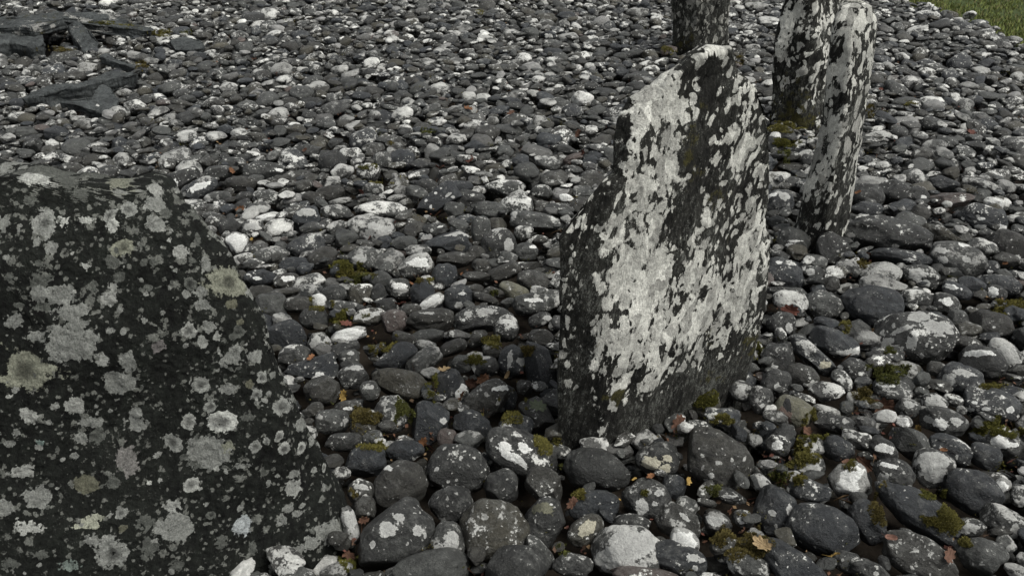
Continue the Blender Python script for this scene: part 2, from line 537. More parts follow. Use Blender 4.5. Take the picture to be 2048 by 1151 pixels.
# ------------------------------------------------------------------ large stones, lofted through corner paths
def loft_stone(name, corners, zlevels, cols, weights, seed, fol, disp, mat, spots=(), bias=None, mossfn=None,
               cut=0.16, base_lcol=(0.57, 0.57, 0.52), warp=0.3, strata=1.0, dome=0.22):
    K = len(corners)
    paths = []
    for c in corners:
        if c[0] == 'P':
            pts = np.array([at_y(*p) for p in c[1]])
        else:
            pts = np.array(c[1], float)
        o = np.argsort(pts[:, 2], kind='stable')
        pts = pts[o]
        paths.append(pts)
    Z = np.asarray(zlevels)
    rows = []
    for z in Z:
        poly = np.array([[np.interp(z, p[:, 2], p[:, 0]), np.interp(z, p[:, 2], p[:, 1])] for p in paths])
        wts = np.array(weights, float)
        for _ in range(3):                           # Chaikin corner rounding
            nx = np.roll(poly, -1, 0)
            a = poly * (1 - cut) + nx * cut
            b = poly * cut + nx * (1 - cut)
            poly = np.stack([a, b], 1).reshape(-1, 2)
            wts = np.stack([wts, (wts + np.roll(wts, -1)) / 2], 1).reshape(-1)
        seg = np.linalg.norm(np.roll(poly, -1, 0) - poly, axis=1)
        s = np.concatenate([[0], np.cumsum(seg * wts + 1e-7)])
        t = np.linspace(0, s[-1], cols, endpoint=False)
        pc = np.vstack([poly, poly[:1]])
        rows.append(np.stack([np.interp(t, s, pc[:, 0]), np.interp(t, s, pc[:, 1]), np.full(cols, z)], 1))
    # cap
    top = rows[-1]; cen = top.mean(0)
    rad = np.linalg.norm(top[:, :2] - cen[:2], axis=1).mean()
    for k in np.linspace(0, 1, 26)[1:]:
        r = cen + (top - cen) * (1 - k * 0.985)
        r = r.copy(); r[:, 2] = Z[-1] + rad * dome * math.sin(k * math.pi / 2)
        rows.append(r)
    R = len(rows)
    V = np.concatenate(rows)
    i = np.arange(R - 1)[:, None] * cols; j = np.arange(cols)[None, :]
    a = i + j; b = i + (j + 1) % cols
    F = np.stack([a, b, b + cols, a + cols], -1).reshape(-1, 4)
    # orientation: outward
    N = vnormals(V, F)
    if ((V - V.mean(0)) * N).sum() < 0:
        F = F[:, ::-1]; N = -N
    # frame of the foliation (z of lpos runs along it)
    fz = np.array(fol, float); fz /= np.linalg.norm(fz)
    fx = np.cross([0, 1, 0], fz); fx /= np.linalg.norm(fx); fy = np.cross(fz, fx)
    LP = np.stack([V @ fx, V @ fy, V @ fz], 1)
    S1 = LP * np.array([1, 1, 0.28]); S2 = LP * np.array([1, 1, 0.12])
    h = disp * (1.0 * fbm(LP, 3.2, 3, seed) + 0.55 * strata * fbm(S1, 13, 3, seed + 5) + 0.0)
    rid = 1 - np.abs(vnoise(S2, 26, seed + 8)) * 2
    led = vnoise(S2, 15, seed + 61); led = np.floor(led * 5 + 0.35 * fbm(LP, 20, 2, seed + 3)) / 5
    h += disp * 0.55 * strata * led
    h += disp * 0.30 * strata * np.clip(rid, -1, 1) + disp * 0.10 * fbm(LP, 45, 3, seed + 11) + disp * 0.05 * fbm(LP, 130, 2, seed + 13)
    V = V + N * h[:, None]
    N = vnormals(V, F)
    n = len(V)
    lich = np.full(n, -1.0) if bias is None else bias(V, N, LP, seed)
    lcol = np.tile(np.array(base_lcol), (n, 1))
    lcol *= (1 + 0.18 * vnoise(LP, 9, seed + 21))[:, None]
    if bias is not None and main_bias.v is not None and len(main_bias.v) == n: lcol *= (0.50 + 0.68 * main_bias.v)[:, None]
    paint_spots(V, N, spots, lich, lcol, seed, warp, True)
    moss = np.full(n, -1.0) if mossfn is None else mossfn(V, N, LP, seed)
    rgba = np.concatenate([lcol, np.ones((n, 1))], 1)
    org = np.array([V[:, 0].mean(), V[:, 1].mean(), 0.0])
    me = np_mesh(name, V - org, F, {'lpos': ('FLOAT_VECTOR', LP + seed), 'lich': ('FLOAT', lich),
                                    'lcol': ('FLOAT_COLOR', rgba), 'moss': ('FLOAT', moss)})
    o = obj(name, me, mat, loc=org)
    # footprint at the ground
    lev = int(np.argmin(np.abs(Z - (-0.02))))
    foot = V[lev * cols:(lev + 1) * cols]
    block_poly(foot[:, :2])
    return o, V, foot

def sel_field(V, N, items, seed, soft=1.0):
    """control field from photo-pixel ellipses, laid on the surface in metres"""
    f = np.zeros(len(V))
    X, Y, D = project(V)
    facing = ((CAM - V) * N).sum(1) > 0
    for (px, py, rx, ry, ang, amp) in items:
        dd = np.where(facing, (X - px) ** 2 + (Y - py) ** 2, 1e12)
        j = int(np.argmin(dd)); c = V[j]; dep = D[j]
        a = math.radians(ang)
        q = V - c
        qr, qu = q @ AX_R, q @ AX_U
        e1 = qr * math.cos(a) + qu * math.sin(a); e2 = -qr * math.sin(a) + qu * math.cos(a)
        k = dep / FPX
        d2 = (e1 / (rx * k)) ** 2 + (e2 / (ry * k)) ** 2 + ((q @ N[j]) / (max(rx, ry) * k)) ** 2
        f += amp * np.exp(-d2 * 0.9)
    return f

random.seed(3)
GROUP_ST = 'standing stones on the cairn'

# --- the central speckled slab ------------------------------------------------
def M(x, y): return 1000 + x / 1.278, 60 + y / 1.278
light = []
for x, y, rx, ry, a, w in [(555, 52, 34, 22, 0, 1.6), (512, 80, 28, 16, 25, 1.3), (430, 130, 50, 30, 30, .6), (390, 165, 80, 50, 25, .45), (340, 225, 46, 60, 0, .5),
        (330, 320, 34, 50, 10, .9), (430, 195, 66, 36, 10, 1.1), (410, 380, 44, 120, -8, 1.0), (350, 400, 30, 70, -10, .7), (440, 290, 30, 70, 0, .7),
        (625, 235, 46, 90, 5, 1.0), (610, 320, 52, 60, 0, .8), (655, 380, 20, 60, 0, .6), (520, 500, 26, 80, -14, .8), (645, 530, 50, 100, -5, 1.1), (600, 620, 90, 90, -20, .8),
        (215, 455, 20, 40, -30, 1.4), (210, 520, 8, 30, -15, .7), (285, 530, 34, 50, -10, 1.1), (310, 600, 50, 80, -15, .8), (252, 655, 22, 28, 0, 1.2), (195, 672, 16, 34, 0, 1.2),
        (162, 655, 10, 26, 0, 1.1), (152, 712, 10, 22, 0, 1.0), (400, 600, 60, 110, -18, .9), (380, 700, 80, 70, -25, .8), (340, 810, 70, 60, -25, 1.0), (380, 880, 56, 90, -10, 1.2),
        (430, 800, 50, 80, -20, .9), (490, 780, 70, 70, -20, .8), (560, 700, 90, 80, -20, .8), (640, 650, 40, 60, -10, .8), (262, 770, 26, 60, -15, .9), (240, 840, 20, 50, 0, .8),
        (210, 960, 14, 22, 0, .9), (262, 1030, 26, 60, 0, 1.3), (165, 830, 14, 26, 0, .8), (180, 880, 14, 26, 0, .7), (170, 780, 10, 16, 0, .6), (185, 755, 8, 14, 0, .6),
        (480, 635, 24, 40, -15, .9), (540, 240, 14, 18, 0, .9), (670, 770, 12, 26, 0, .8), (580, 815, 12, 24, -15, .7), (510, 850, 20, 40, -10, .6), (310, 900, 40, 50, -10, .7), (545, 470, 20, 40, -8, .6), (300, 480, 30, 24, 0, .6)]:
    X_, Y_ = M(x, y); light.append((X_, Y_, rx / 1.278, ry / 1.278, a, w))
darkc = []
for x, y, rx, ry, a, w in [(530, 150, 46, 60, 0, -1.1), (505, 270, 44, 80, 0, -.9), (495, 400, 40, 100, -5, -.9), (480, 500, 26, 70, -12, -.9), (560, 400, 24, 60, 0, -.5), (250, 420, 30, 60, -30, -.6),
        (230, 580, 24, 90, 0, -.7), (220, 720, 16, 60, 0, -.7), (290, 440, 30, 40, 0, -.4), (160, 930, 60, 120, 0, -1.0), (300, 740, 30, 34, 0, -.8), (560, 560, 14, 40, -10, -.5), (460, 700, 12, 60, -20, -.5),
        (620, 830, 60, 60, 0, -1.0), (520, 930, 90, 50, 15, -1.3), (440, 970, 30, 60, 0, -1.0), (300, 1060, 18, 60, 0, -.4), (600, 520, 16, 30, 0, -.6), (670, 700, 20, 60, 0, -.5), (370, 300, 16, 40, 0, -.5), (415, 180, 14, 12, 0, -.4)]:
    X_, Y_ = M(x, y); darkc.append((X_, Y_, rx / 1.278, ry / 1.278, a, w))

main_bias_v = None
def main_bias(V, N, LP, seed):
    f = sel_field(V, N, light + darkc, seed)
    S = LP * np.array([1, 1, 0.33])
    side = np.clip(N[:, 0] * -1.0 + 0.15, 0, 1)      # the left flank is barer
    z = V[:, 2]
    f = np.clip(f, -1.2, 1.15)
    W_ = LP + 0.012 * np.stack([fbm(LP, 30, 2, seed + 3), fbm(LP, 30, 2, seed + 4), fbm(LP, 30, 2, seed + 6)], 1)
    d1, v1 = worley(W_ * np.array([1, 1, .60]), 46, 3)
    d2, v2 = worley(W_ * np.array([1, 1, .40]), 78, 9)
    blob = (0.42 + 0.35 * v1 - d1) * 1.1
    hole = np.clip(0.42 - d2, 0, 1) * (v2 > 0.50) * 3.2
    d3, v3 = worley(W_ * np.array([1, 1, .62]), 58, 21)
    out = -0.70 + f * 0.80 + 0.80 * blob + 0.30 * fbm(S, 11, 2, seed + 31) + 0.42 * fbm(S, 34, 3, seed + 37) - hole
    fleck = (v3 - 0.52) * 1.3 - (d3 - 0.25) * 1.1 + 0.25 * f
    out = np.maximum(out, np.where(V[:, 2] > 0.10, fleck - np.clip(-f - 0.75, 0, 1) * 0.8, -1))
    main_bias.v = v1
    out -= side * 0.45
    out += np.clip(N[:, 2], 0, 1) * 0.5
    out -= np.clip((0.16 - z) / 0.12, 0, 1) * 0.5
    back = ((CAM - V) * N).sum(1) < 0
    out = np.where(back, -0.35 + 0.8 * fbm(S, 9, 3, seed + 41), out)
    return np.clip(out, -1, 1)

main_bias.v = None
def main_moss(V, N, LP, seed):
    its = []
    for x, y, rx, ry, w in [(490, 310, 40, 70, .62), (560, 440, 40, 36, .75), (585, 530, 16, 26, .7), (300, 935, 34, 26, .95), (650, 800, 46, 34, 1.1), (540, 770, 26, 30, .6), (505, 200, 40, 60, .45), (540, 890, 60, 40, .5)]:
        X_, Y_ = M(x, y); its.append((X_, Y_, rx / 1.278, ry / 1.278, 0, w))
    return np.clip(-0.62 + sel_field(V, N, its, seed) + 0.5 * fbm(LP, 40, 3, seed + 51), -1, 1)

YL, YF, YR = 1.80, 1.77, 2.07
Lp = [(1103, 985, YL), (1100, 900, YL), (1103, 760, YL), (1106, 620, YL), (1105, 480, YL), (1128, 442, YL + .01), (1160, 402, YL + .02), (1190, 372, YL + .03), (1222, 345, YL + .05), (1228, 290, YL + .07),
      (1238, 235, YL + .09), (1256, 200, YL + .10), (1290, 178, YL + .12), (1330, 152, YL + .13), (1365, 133, YL + .14), (1392, 113, YL + .15), (1420, 97, YL + .16), (1434, 93, YL + .16)]
Fp = [(1222, 990, YF), (1220, 900, YF), (1215, 740, YF), (1212, 620, YF + .01), (1222, 500, YF + .02), (1240, 400, YF + .04), (1262, 300, YF + .07), (1295, 220, YF + .10), (1345, 160, YF + .13), (1395, 118, YF + .15), (1425, 99, YF + .16), (1440, 94, YF + .17)]
Rp = [(1494, 890, YR), (1502, 780, YR), (1526, 710, YR), (1544, 640, YR), (1552, 560, YR), (1556, 480, YR), (1552, 400, YR - .01), (1552, 330, YR - .02), (1552, 270, YR - .04), (1542, 215, YR - .05), (1520, 172, YR - .07), (1488, 146, YR - .08), (1470, 116, YR - .09), (1456, 97, YR - .10), (1448, 93, YR - .10)]
Lw = np.array([at_y(*p) for p in Lp]); Rw = np.array([at_y(*p) for p in Rp])
ztop = 0.5 * (Lw[-1, 2] + Rw[-1, 2]) - 0.012
def back_path(off, frac):
    out = []
    for z in np.linspace(-0.25, ztop, 30):
        l = np.array([np.interp(z, Lw[:, 2], Lw[:, 0]), np.interp(z, Lw[:, 2], Lw[:, 1])])
        r = np.array([np.interp(z, Rw[:, 2], Rw[:, 0]), np.interp(z, Rw[:, 2], Rw[:, 1])])
        s = 1 - 0.75 * max(0, z / ztop) ** 3
        p = l * (1 - frac) + r * frac + np.array([-0.05, 0.11]) * off * s
        out.append((p[0], p[1], z))
    return out
zl = np.concatenate([np.linspace(-0.2, 0.0, 20), np.linspace(0.0, ztop - 0.10, 330)[1:], np.linspace(ztop - 0.10, ztop, 90)[1:]])
o_main, V_main, _ = loft_stone('standing_stone', [('P', Lp), ('P', Fp), ('P', Rp), ('W', back_path(1.0, .80)), ('W', back_path(1.0, .25))],
    zl, 520, [1, 1, .25, .2, .3], 4.0, (0.22, 0.0, 1.0), 0.011, MAT_MAIN, bias=main_bias, mossfn=main_moss, cut=0.10)
tag(o_main, 'broad upright slab in the centre, black rock crusted with pale grey lichen', 'standing stone', GROUP_ST)

# --- leaning pillar on the right ------------------------------------------------
def gen_bias(items, b0, a1, a2, s=0.33):
    def fn(V, N, LP, seed):
        S = LP * np.array([1, 1, s])
        W_ = LP + 0.012 * np.stack([fbm(LP, 30, 2, seed + 3), fbm(LP, 30, 2, seed + 4), fbm(LP, 30, 2, seed + 6)], 1)
        d1, v1 = worley(W_ * np.array([1, 1, .45]), 30, 3)
        d2, v2 = worley(W_ * np.array([1, 1, .40]), 60, 9)
        out = b0 - 0.12 + np.clip(sel_field(V, N, items, seed), -1.3, 1.1) * 0.75 + 1.0 * (0.42 + 0.35 * v1 - d1)
        out += a1 * 0.45 * fbm(S, 14, 2, seed + 31) + a2 * 0.6 * fbm(S, 40, 3, seed + 37)
        out -= np.clip(0.42 - d2, 0, 1) * (v2 > 0.6) * 2.2
        d3, v3 = worley(W_ * np.array([1, 1, .50]), 48, 21)
        out = np.maximum(out, (v3 - 0.40) * 1.4 - (d3 - 0.22) * 1.1 - np.clip((0.22 - V[:, 2]) * 5, 0, 1) * 0.5)
        main_bias.v = v1
        out += np.clip(N[:, 2], 0, 1) * 0.4
        return np.clip(out, -1, 1)
    return fn
def gen_moss(items, b0=-0.62):
    def fn(V, N, LP, seed):
        return np.clip(b0 + sel_field(V, N, items, seed) + 0.5 * fbm(LP, 40, 3, seed + 51), -1, 1)
    return fn
yp = 3.0
Lp = [(1572, 540, yp), (1578, 478, yp), (1598, 400, yp), (1618, 330, yp), (1636, 250, yp), (1646, 160, yp), (1655, 90, yp), (1663, 40, yp), (1680, 12, yp + .02), (1706, 2, yp + .04)]
Mp = [(1650, 545, yp - .09), (1655, 478, yp - .09), (1668, 400, yp - .09), (1684, 300, yp - .08), (1698, 200, yp - .08), (1708, 100, yp - .06), (1712, 50, yp - .04), (1716, 14, yp - .01), (1716, 2, yp + .03)]
Rp = [(1694, 545, yp + .05), (1698, 478, yp + .05), (1709, 410, yp + .05), (1722, 340, yp + .05), (1735, 260, yp + .05), (1752, 180, yp + .05), (1762, 90, yp + .05), (1762, 40, yp + .05), (1750, 12, yp + .05), (1728, 2, yp + .05)]
zt = min(at_y(*Lp[-1])[2], at_y(*Rp[-1])[2], at_y(*Mp[-1])[2]) - 0.004
bk = []
for z in np.linspace(-0.2, zt, 20):
    Rq = np.array([at_y(*p) for p in Rp]); Lq = np.array([at_y(*p) for p in Lp])
    x = 0.6 * np.interp(z, Lq[:, 2], Lq[:, 0]) + 0.4 * np.interp(z, Rq[:, 2], Rq[:, 0])
    bk.append((x, yp + 0.14 - 0.06 * max(0, z), z))
pl_items = [(1715, 30, 34, 26, 0, 1.3), (1700, 100, 32, 60, -8, .9), (1735, 140, 12, 60, 0, .9), (1660, 260, 12, 60, -12, .9), (1690, 250, 10, 30, 0, .5), (1740, 120, 20, 14, 0, .7),
            (1625, 350, 20, 60, -12, 1.0), (1655, 320, 20, 40, -10, .8), (1665, 310, 14, 26, 0, .7), (1722, 300, 8, 60, -8, .9), (1708, 400, 8, 50, -6, .9), (1648, 380, 8, 24, 0, .7), (1680, 150, 12, 40, -6, .6),
            (1700, 180, 20, 60, 0, -.7), (1690, 330, 14, 40, 0, -.6), (1640, 450, 60, 50, 0, -1.2)]
z3 = np.concatenate([np.linspace(-0.16, zt - 0.05, 260), np.linspace(zt - 0.05, zt, 40)[1:]])
o_pil, _, _ = loft_stone('standing_stone', [('P', Lp), ('P', Mp), ('P', Rp), ('W', bk)], z3, 300, [1, 1, .5, .5], 11.0,
    (0.24, 0.0, 1.0), 0.009, MAT_MAIN, bias=gen_bias(pl_items, -0.42, .65, .55), mossfn=gen_moss([(1600, 470, 20, 20, 0, .3)]), cut=0.15)
tag(o_pil, 'narrow pillar leaning right, white lichened rounded top, right of the broad central slab', 'standing stone', GROUP_ST)

# --- taller stone behind the pillar ------------------------------------------------
yb = 4.35
Lp = [(1528, 300, yb), (1532, 240, yb), (1533, 150, yb), (1543, 60, yb), (1557, 0, yb), (1572, -60, yb), (1596, -160, yb + .03), (1622, -200, yb + .05)]
Mp = [(1610, 310, yb - .12), (1612, 250, yb - .12), (1614, 100, yb - .1), (1622, 0, yb - .1), (1630, -100, yb - .06), (1634, -200, yb)]
Rp = [(1690, 300, yb + .02), (1686, 240, yb + .02), (1682, 100, yb + .02), (1674, 0, yb + .02), (1668, -80, yb + .02), (1656, -170, yb + .04), (1642, -203, yb + .05)]
zt = min(at_y(*p[-1])[2] for p in (Lp, Mp, Rp)) - 0.005
it4 = [(1580, 60, 26, 50, -8, .8), (1560, 90, 14, 50, -5, .8), (1600, 20, 20, 40, 0, .5), (1650, 60, 18, 40, 0, .5), (1598, 40, 10, 30, 0, .5), (1568, 140, 16, 14, 0, .4), (1600, 135, 7, 9, 0, 1.0), (1566, 186, 6, 9, 0, 1.0),
       (1625, 120, 26, 60, 0, -.5), (1590, 200, 60, 50, 0, -1.0)]
ms4 = [(1600, 205, 44, 30, 0, .55), (1580, 165, 26, 26, 0, .4), (1600, 240, 60, 20, 0, .75), (1560, 215, 20, 20, 0, .3)]
o4, _, _ = loft_stone('standing_stone', [('P', Lp), ('P', Mp), ('P', Rp), ('W', [(1.62, yb + .2, -.2), (1.66, yb + .2, .3), (1.7, yb + .14, 1.2)])],
    np.linspace(-0.16, zt, 260), 260, [1, 1, .4, .4], 17.0, (0.14, 0.0, 1.0), 0.02, MAT_MAIN, bias=gen_bias(it4, -0.82, .7, .55), mossfn=gen_moss(ms4), cut=0.15)
tag(o4, 'thick streaked stone with mossy foot standing behind the narrow leaning pillar', 'standing stone', GROUP_ST)

# --- far stone, top centre right -----------------------------------------------------
yc = 5.75
Lp = [(1338, 140, yc), (1336, 95, yc), (1333, 40, yc), (1330, 0, yc), (1334, -60, yc), (1360, -130, yc + .03)]
Mp = [(1400, 150, yc - .14), (1402, 100, yc - .14), (1404, 0, yc - .12), (1404, -60, yc - .1), (1390, -130, yc)]
Rp = [(1474, 130, yc), (1470, 85, yc), (1466, 40, yc), (1464, 0, yc), (1450, -70, yc), (1412, -133, yc + .03)]
zt = min(at_y(*p[-1])[2] for p in (Lp, Mp, Rp)) - 0.005
it5 = [(1400, 44, 14, 14, 0, .9), (1430, 40, 30, 12, 10, .9), (1450, 60, 16, 20, 0, .6), (1428, 12, 8, 9, 0, .9), (1360, 40, 20, 40, 0, -.5)]
o5, _, _ = loft_stone('standing_stone', [('P', Lp), ('P', Mp), ('P', Rp), ('W', [(1.25, yc + .2, -.2), (1.27, yc + .16, 1.2)])],
    np.linspace(-0.16, zt, 180), 200, [1, 1, .4, .4], 23.0, (0.1, 0.0, 1.0), 0.025, MAT_MAIN, bias=gen_bias(it5, -1.1, .6, .5), mossfn=gen_moss([(1370, 80, 30, 24, 0, .7)]), cut=0.15, base_lcol=(0.3, 0.3, 0.27))
tag(o5, 'dark brown stone cut by the top edge, farthest of the standing stones', 'standing stone', GROUP_ST)

# --- the big dark boulder, lower left ---------------------------------------------------
G1, G2, BR, OL, YE, BL, DM = (.20, .207, .19), (.27, .277, .255), (.38, .39, .36), (.105, .105, .075), (.175, .18, .14), (.33, .355, .355), (.085, .09, .08)
bs = []
def t4(l):
    for x, y, rx, ry, c, k in l: bs.append((x / 2.877, 380 + y / 2.877, rx / 2.877, ry / 2.877, 0, c, k))
def t7(l):
    for x, y, rx, ry, c, k in l: bs.append((x / 2.877, 751 + y / 2.877, rx / 2.877, ry / 2.877, 0, c, k))
def t1(l):
    for x, y, rx, ry, c, k in l: bs.append((x / 2.877, y / 2.877, rx / 2.877, ry / 2.877, 0, c, k))
t1([(200, 1020, 90, 40, BR, 'l'), (400, 1050, 60, 40, DM, 'l'), (690, 1060, 90, 50, YE, 's'), (880, 1070, 48, 44, G2, ''), (300, 930, 240, 50, DM, 's'), (20, 960, 40, 60, G1, 's'), (120, 900, 90, 40, G1, 's'), (420, 960, 90, 30, DM, 's'), (560, 1000, 60, 30, DM, 's')])
t4([(265, 190, 70, 85, G1, 'r'), (360, 180, 36, 34, BR, 's'), (625, 145, 40, 40, G1, 'r'), (645, 198, 44, 42, BR, ''), (735, 105, 50, 46, G1, 'r'), (910, 80, 62, 52, G1, 'l'), (895, 195, 66, 56, G1, ''), (500, 170, 60, 26, BR, 's'),
    (305, 330, 48, 42, G1, 'l'), (215, 298, 25, 24, G1, ''), (710, 325, 68, 62, YE, 'r'), (655, 415, 50, 38, DM, 'l'), (1045, 360, 50, 50, G2, ''), (1185, 425, 38, 52, G1, 'l'), (1140, 290, 24, 44, DM, ''),
    (1320, 525, 112, 108, YE, 'r'), (690, 500, 38, 34, DM, ''), (640, 625, 54, 44, G2, ''), (660, 555, 38, 28, G2, 's'), (830, 420, 25, 25, DM, ''), (890, 415, 26, 24, DM, ''), (485, 440, 30, 26, BR, 's'), (1100, 530, 46, 42, DM, 'r'),
    (1160, 590, 40, 42, G1, ''), (1165, 660, 44, 40, G1, ''), (1078, 600, 28, 28, G1, ''), (225, 425, 25, 22, DM, ''), (235, 515, 80, 44, DM, 'l'), (230, 600, 64, 66, G1, 'l'), (350, 610, 110, 74, G1, 'l'), (400, 700, 100, 56, G1, 'l'),
    (430, 780, 70, 50, G1, ''), (410, 900, 140, 110, G1, 'l'), (300, 900, 40, 36, G1, 's'), (70, 770, 60, 48, G1, 's'), (145, 1040, 150, 140, YE, 'r'), (740, 995, 56, 58, G1, ''), (1095, 810, 50, 48, G2, 'r'), (1205, 785, 46, 40, G1, ''),
    (1170, 872, 42, 36, G2, ''), (1250, 850, 32, 30, G2, 's'), (1375, 815, 38, 42, DM, 'r'), (1345, 650, 36, 34, OL, ''), (1390, 760, 24, 22, OL, ''), (1480, 950, 46, 46, G1, ''), (1330, 970, 88, 62, G1, 's'), (1360, 930, 40, 40, G1, 'r'), (1515, 1075, 34, 34, G1, 'r'),
    (1575, 1060, 20, 24, G1, ''), (1618, 1030, 18, 26, G1, ''), (1440, 1115, 28, 30, OL, ''), (700, 1110, 116, 62, G1, 'l'), (1165, 1125, 60, 50, G1, 'r'), (1310, 1140, 70, 40, G1, 'l'), (910, 900, 50, 40, (.15, .14, .135), 's'), (835, 745, 22, 22, G1, 's'),
    (630, 815, 26, 20, G1, ''), (200, 850, 60, 40, G1, 's'), (600, 980, 44, 36, G2, 's'), (110, 660, 40, 18, DM, ''), (450, 20, 60, 40, DM, 'l'), (180, 60, 60, 50, DM, 's'), (20, 190, 50, 60, G1, 's'), (40, 385, 28, 20, G1, 's'), (700, 10, 50, 30, G1, 's'),
    (960, 130, 40, 40, DM, 'l'), (540, 560, 30, 40, DM, 's'), (1010, 460, 18, 18, G1, 's'), (975, 280, 18, 14, G2, 's'), (835, 95, 14, 14, G2, ''), (1120, 130, 60, 40, DM, 's'), (1110, 405, 26, 22, DM, ''), (50, 500, 40, 30, DM, 's'), (240, 680, 60, 30, DM, 's'), (860, 560, 40, 20, DM, 's')])
t7([(440, 175, 62, 54, G2, ''), (555, 180, 14, 14, G2, ''), (320, 180, 38, 30, G2, 's'), (160, 235, 54, 46, G2, 's'), (515, 270, 86, 34, G1, 'l'), (470, 365, 42, 38, G1, ''), (570, 345, 50, 56, DM, 'l'), (785, 210, 46, 40, G1, ''), (790, 285, 62, 56, G1, 's'),
    (1090, 275, 48, 54, G2, 'r'), (1275, 265, 112, 70, BR, 'r'), (1000, 390, 64, 62, G1, 'r'), (1220, 185, 44, 40, G1, 'r'), (1480, 110, 36, 34, G1, 'r'), (1475, 160, 18, 18, G1, ''), (1555, 100, 18, 18, G1, ''), (1630, 170, 64, 46, G1, 'r'), (1740, 285, 42, 48, G1, ''),
    (1610, 350, 34, 40, G2, 'r'), (1540, 370, 26, 26, G1, 'r'), (1640, 425, 38, 40, G2, 'r'), (1735, 415, 28, 42, G2, 'r'), (1475, 410, 44, 40, G1, 'r'), (1795, 375, 20, 30, G1, ''), (1210, 440, 148, 100, G1, 'l'), (1120, 390, 34, 34, G1, ''), (1300, 420, 50, 50, YE, 's'),
    (735, 490, 72, 92, (.165, .16, .15), 'l'), (235, 395, 30, 30, (.17, .22, .2), 's'), (60, 395, 34, 28, G1, ''), (425, 460, 26, 22, G1, ''), (135, 560, 96, 40, G2, 's'), (220, 700, 82, 66, G1, 'l'), (500, 612, 76, 66, OL, ''), (15, 770, 64, 60, G1, ''),
    (160, 880, 112, 50, BR, 's'), (1695, 565, 36, 34, G1, ''), (1692, 640, 54, 52, G2, ''), (1810, 545, 18, 24, G1, ''), (1105, 630, 60, 50, G2, 'r'), (1035, 870, 106, 90, G1, 'l'), (700, 785, 40, 36, G1, 'r'), (530, 840, 88, 66, (.33, .34, .27), 's'),
    (1395, 850, 60, 60, BL, ''), (1670, 765, 32, 28, G1, ''), (1740, 750, 24, 20, G1, ''), (1622, 835, 40, 38, G1, ''), (1720, 790, 40, 24, G1, 'l'), (850, 850, 64, 46, DM, 's'), (710, 880, 28, 26, OL, ''), (1220, 800, 36, 30, DM, 'r'), (1000, 740, 56, 44, G2, 's'),
    (650, 1030, 124, 100, G1, 'r'), (530, 950, 46, 40, G1, 's'), (870, 1000, 56, 90, DM, 's'), (1285, 965, 40, 56, DM, 's'), (400, 1100, 84, 36, (.15, .18, .16), 's'), (1890, 900, 90, 62, G1, 'l'), (1800, 960, 60, 44, G1, 'l'), (1710, 1010, 64, 50, G1, 's'), (1610, 1080, 66, 70, G2, 's'),
    (860, 610, 20, 16, BR, 's'), (925, 595, 16, 14, G2, 's'), (1550, 620, 18, 26, G1, 's'), (1870, 530, 14, 30, G2, 'r'), (1870, 640, 12, 26, G1, ''), (1515, 555, 20, 40, DM, 's'), (1430, 250, 46, 40, DM, 's'), (650, 620, 40, 40, DM, 's'), (100, 330, 30, 26, G1, 's'), (910, 880, 30, 26, G1, ''),
    (240, 1030, 60, 30, DM, 's'), (60, 1080, 60, 40, DM, 's'), (1020, 1100, 60, 40, DM, 's'), (1450, 1000, 30, 40, DM, 's'), (1130, 510, 60, 30, DM, 's'), (1400, 520, 60, 16, G1, 's')])
rr = random.Random(5)
for _ in range(190):
    x = rr.uniform(0, 700); y = rr.uniform(330, 1150)
    s = rr.choice([2.2, 3, 4, 5, 7])
    bs.append((x, y, s * rr.uniform(.8, 1.6), s, rr.uniform(0, 180), rr.choice([G1, G2, DM, DM, G1]), rr.choice(['', 's', 'l'])))

yR = 1.56
Rp = [(790, 1240, yR), (752, 1120, yR), (734, 1050, yR), (706, 990, yR), (672, 920, yR), (640, 860, yR), (614, 805, yR), (584, 740, yR + .01), (556, 670, yR + .02), (530, 605, yR + .02), (502, 555, yR + .03), (470, 503, yR + .04),
      (430, 455, yR + .05), (402, 418, yR + .06), (372, 385, yR + .08), (345, 365, yR + .11), (300, 352, yR + .13), (250, 345, yR + .15)]
Fp2 = [(700, 1340, 1.37), (650, 1180, 1.40), (590, 980, 1.44), (530, 800, 1.47), (465, 640, 1.50), (390, 510, 1.53), (330, 430, 1.56), (270, 380, 1.59), (215, 350, 1.62)]
Rw2 = np.array([at_y(*p) for p in Rp]); zt = Rw2[-1, 2] - 0.004
Fw = np.array([at_y(*p) for p in Fp2])
Wl = [(-1.65, 1.10, -.3), (-1.60, 1.14, .1), (-1.52, 1.25, .5), (-1.45, 1.38, .70), (-1.42, 1.48, zt)]
Wf = [(-1.0, 1.20, -.3), (-1.0, 1.24, .1), (-1.0, 1.36, .5), (-1.0, 1.45, .70), (-1.02, 1.53, zt)]
Wb = [(-1.5, 2.05, -.3), (-1.45, 2.0, .4), (-1.3, 1.86, zt)]
Wc = [(-.66, 1.86, -.3), (-.78, 1.82, .4), (-.98, 1.72, zt)]
zb = np.concatenate([np.linspace(-0.25, zt - .12, 420), np.linspace(zt - .12, zt, 100)[1:]])
def boul_bias(V, N, LP, seed):
    main_bias.v = None
    d1, v1 = worley(LP, 42, 3)
    d2, v2 = worley(LP, 110, 5)
    out = -0.85 + 0.35 * fbm(LP, 10, 2, seed + 31) + 0.40 * fbm(LP, 42, 3, seed + 37)
    out = np.maximum(out, (v1 - 0.80) * 1.6 - d1 * 0.9 + 0.10)
    out = np.maximum(out, (v2 - 0.62) * 1.6 - d2 * 0.9 + 0.05)
    out += np.clip((V[:, 2] - 0.66) / 0.12, 0, 1) * 0.15
    return np.clip(out, -1, 0.2)
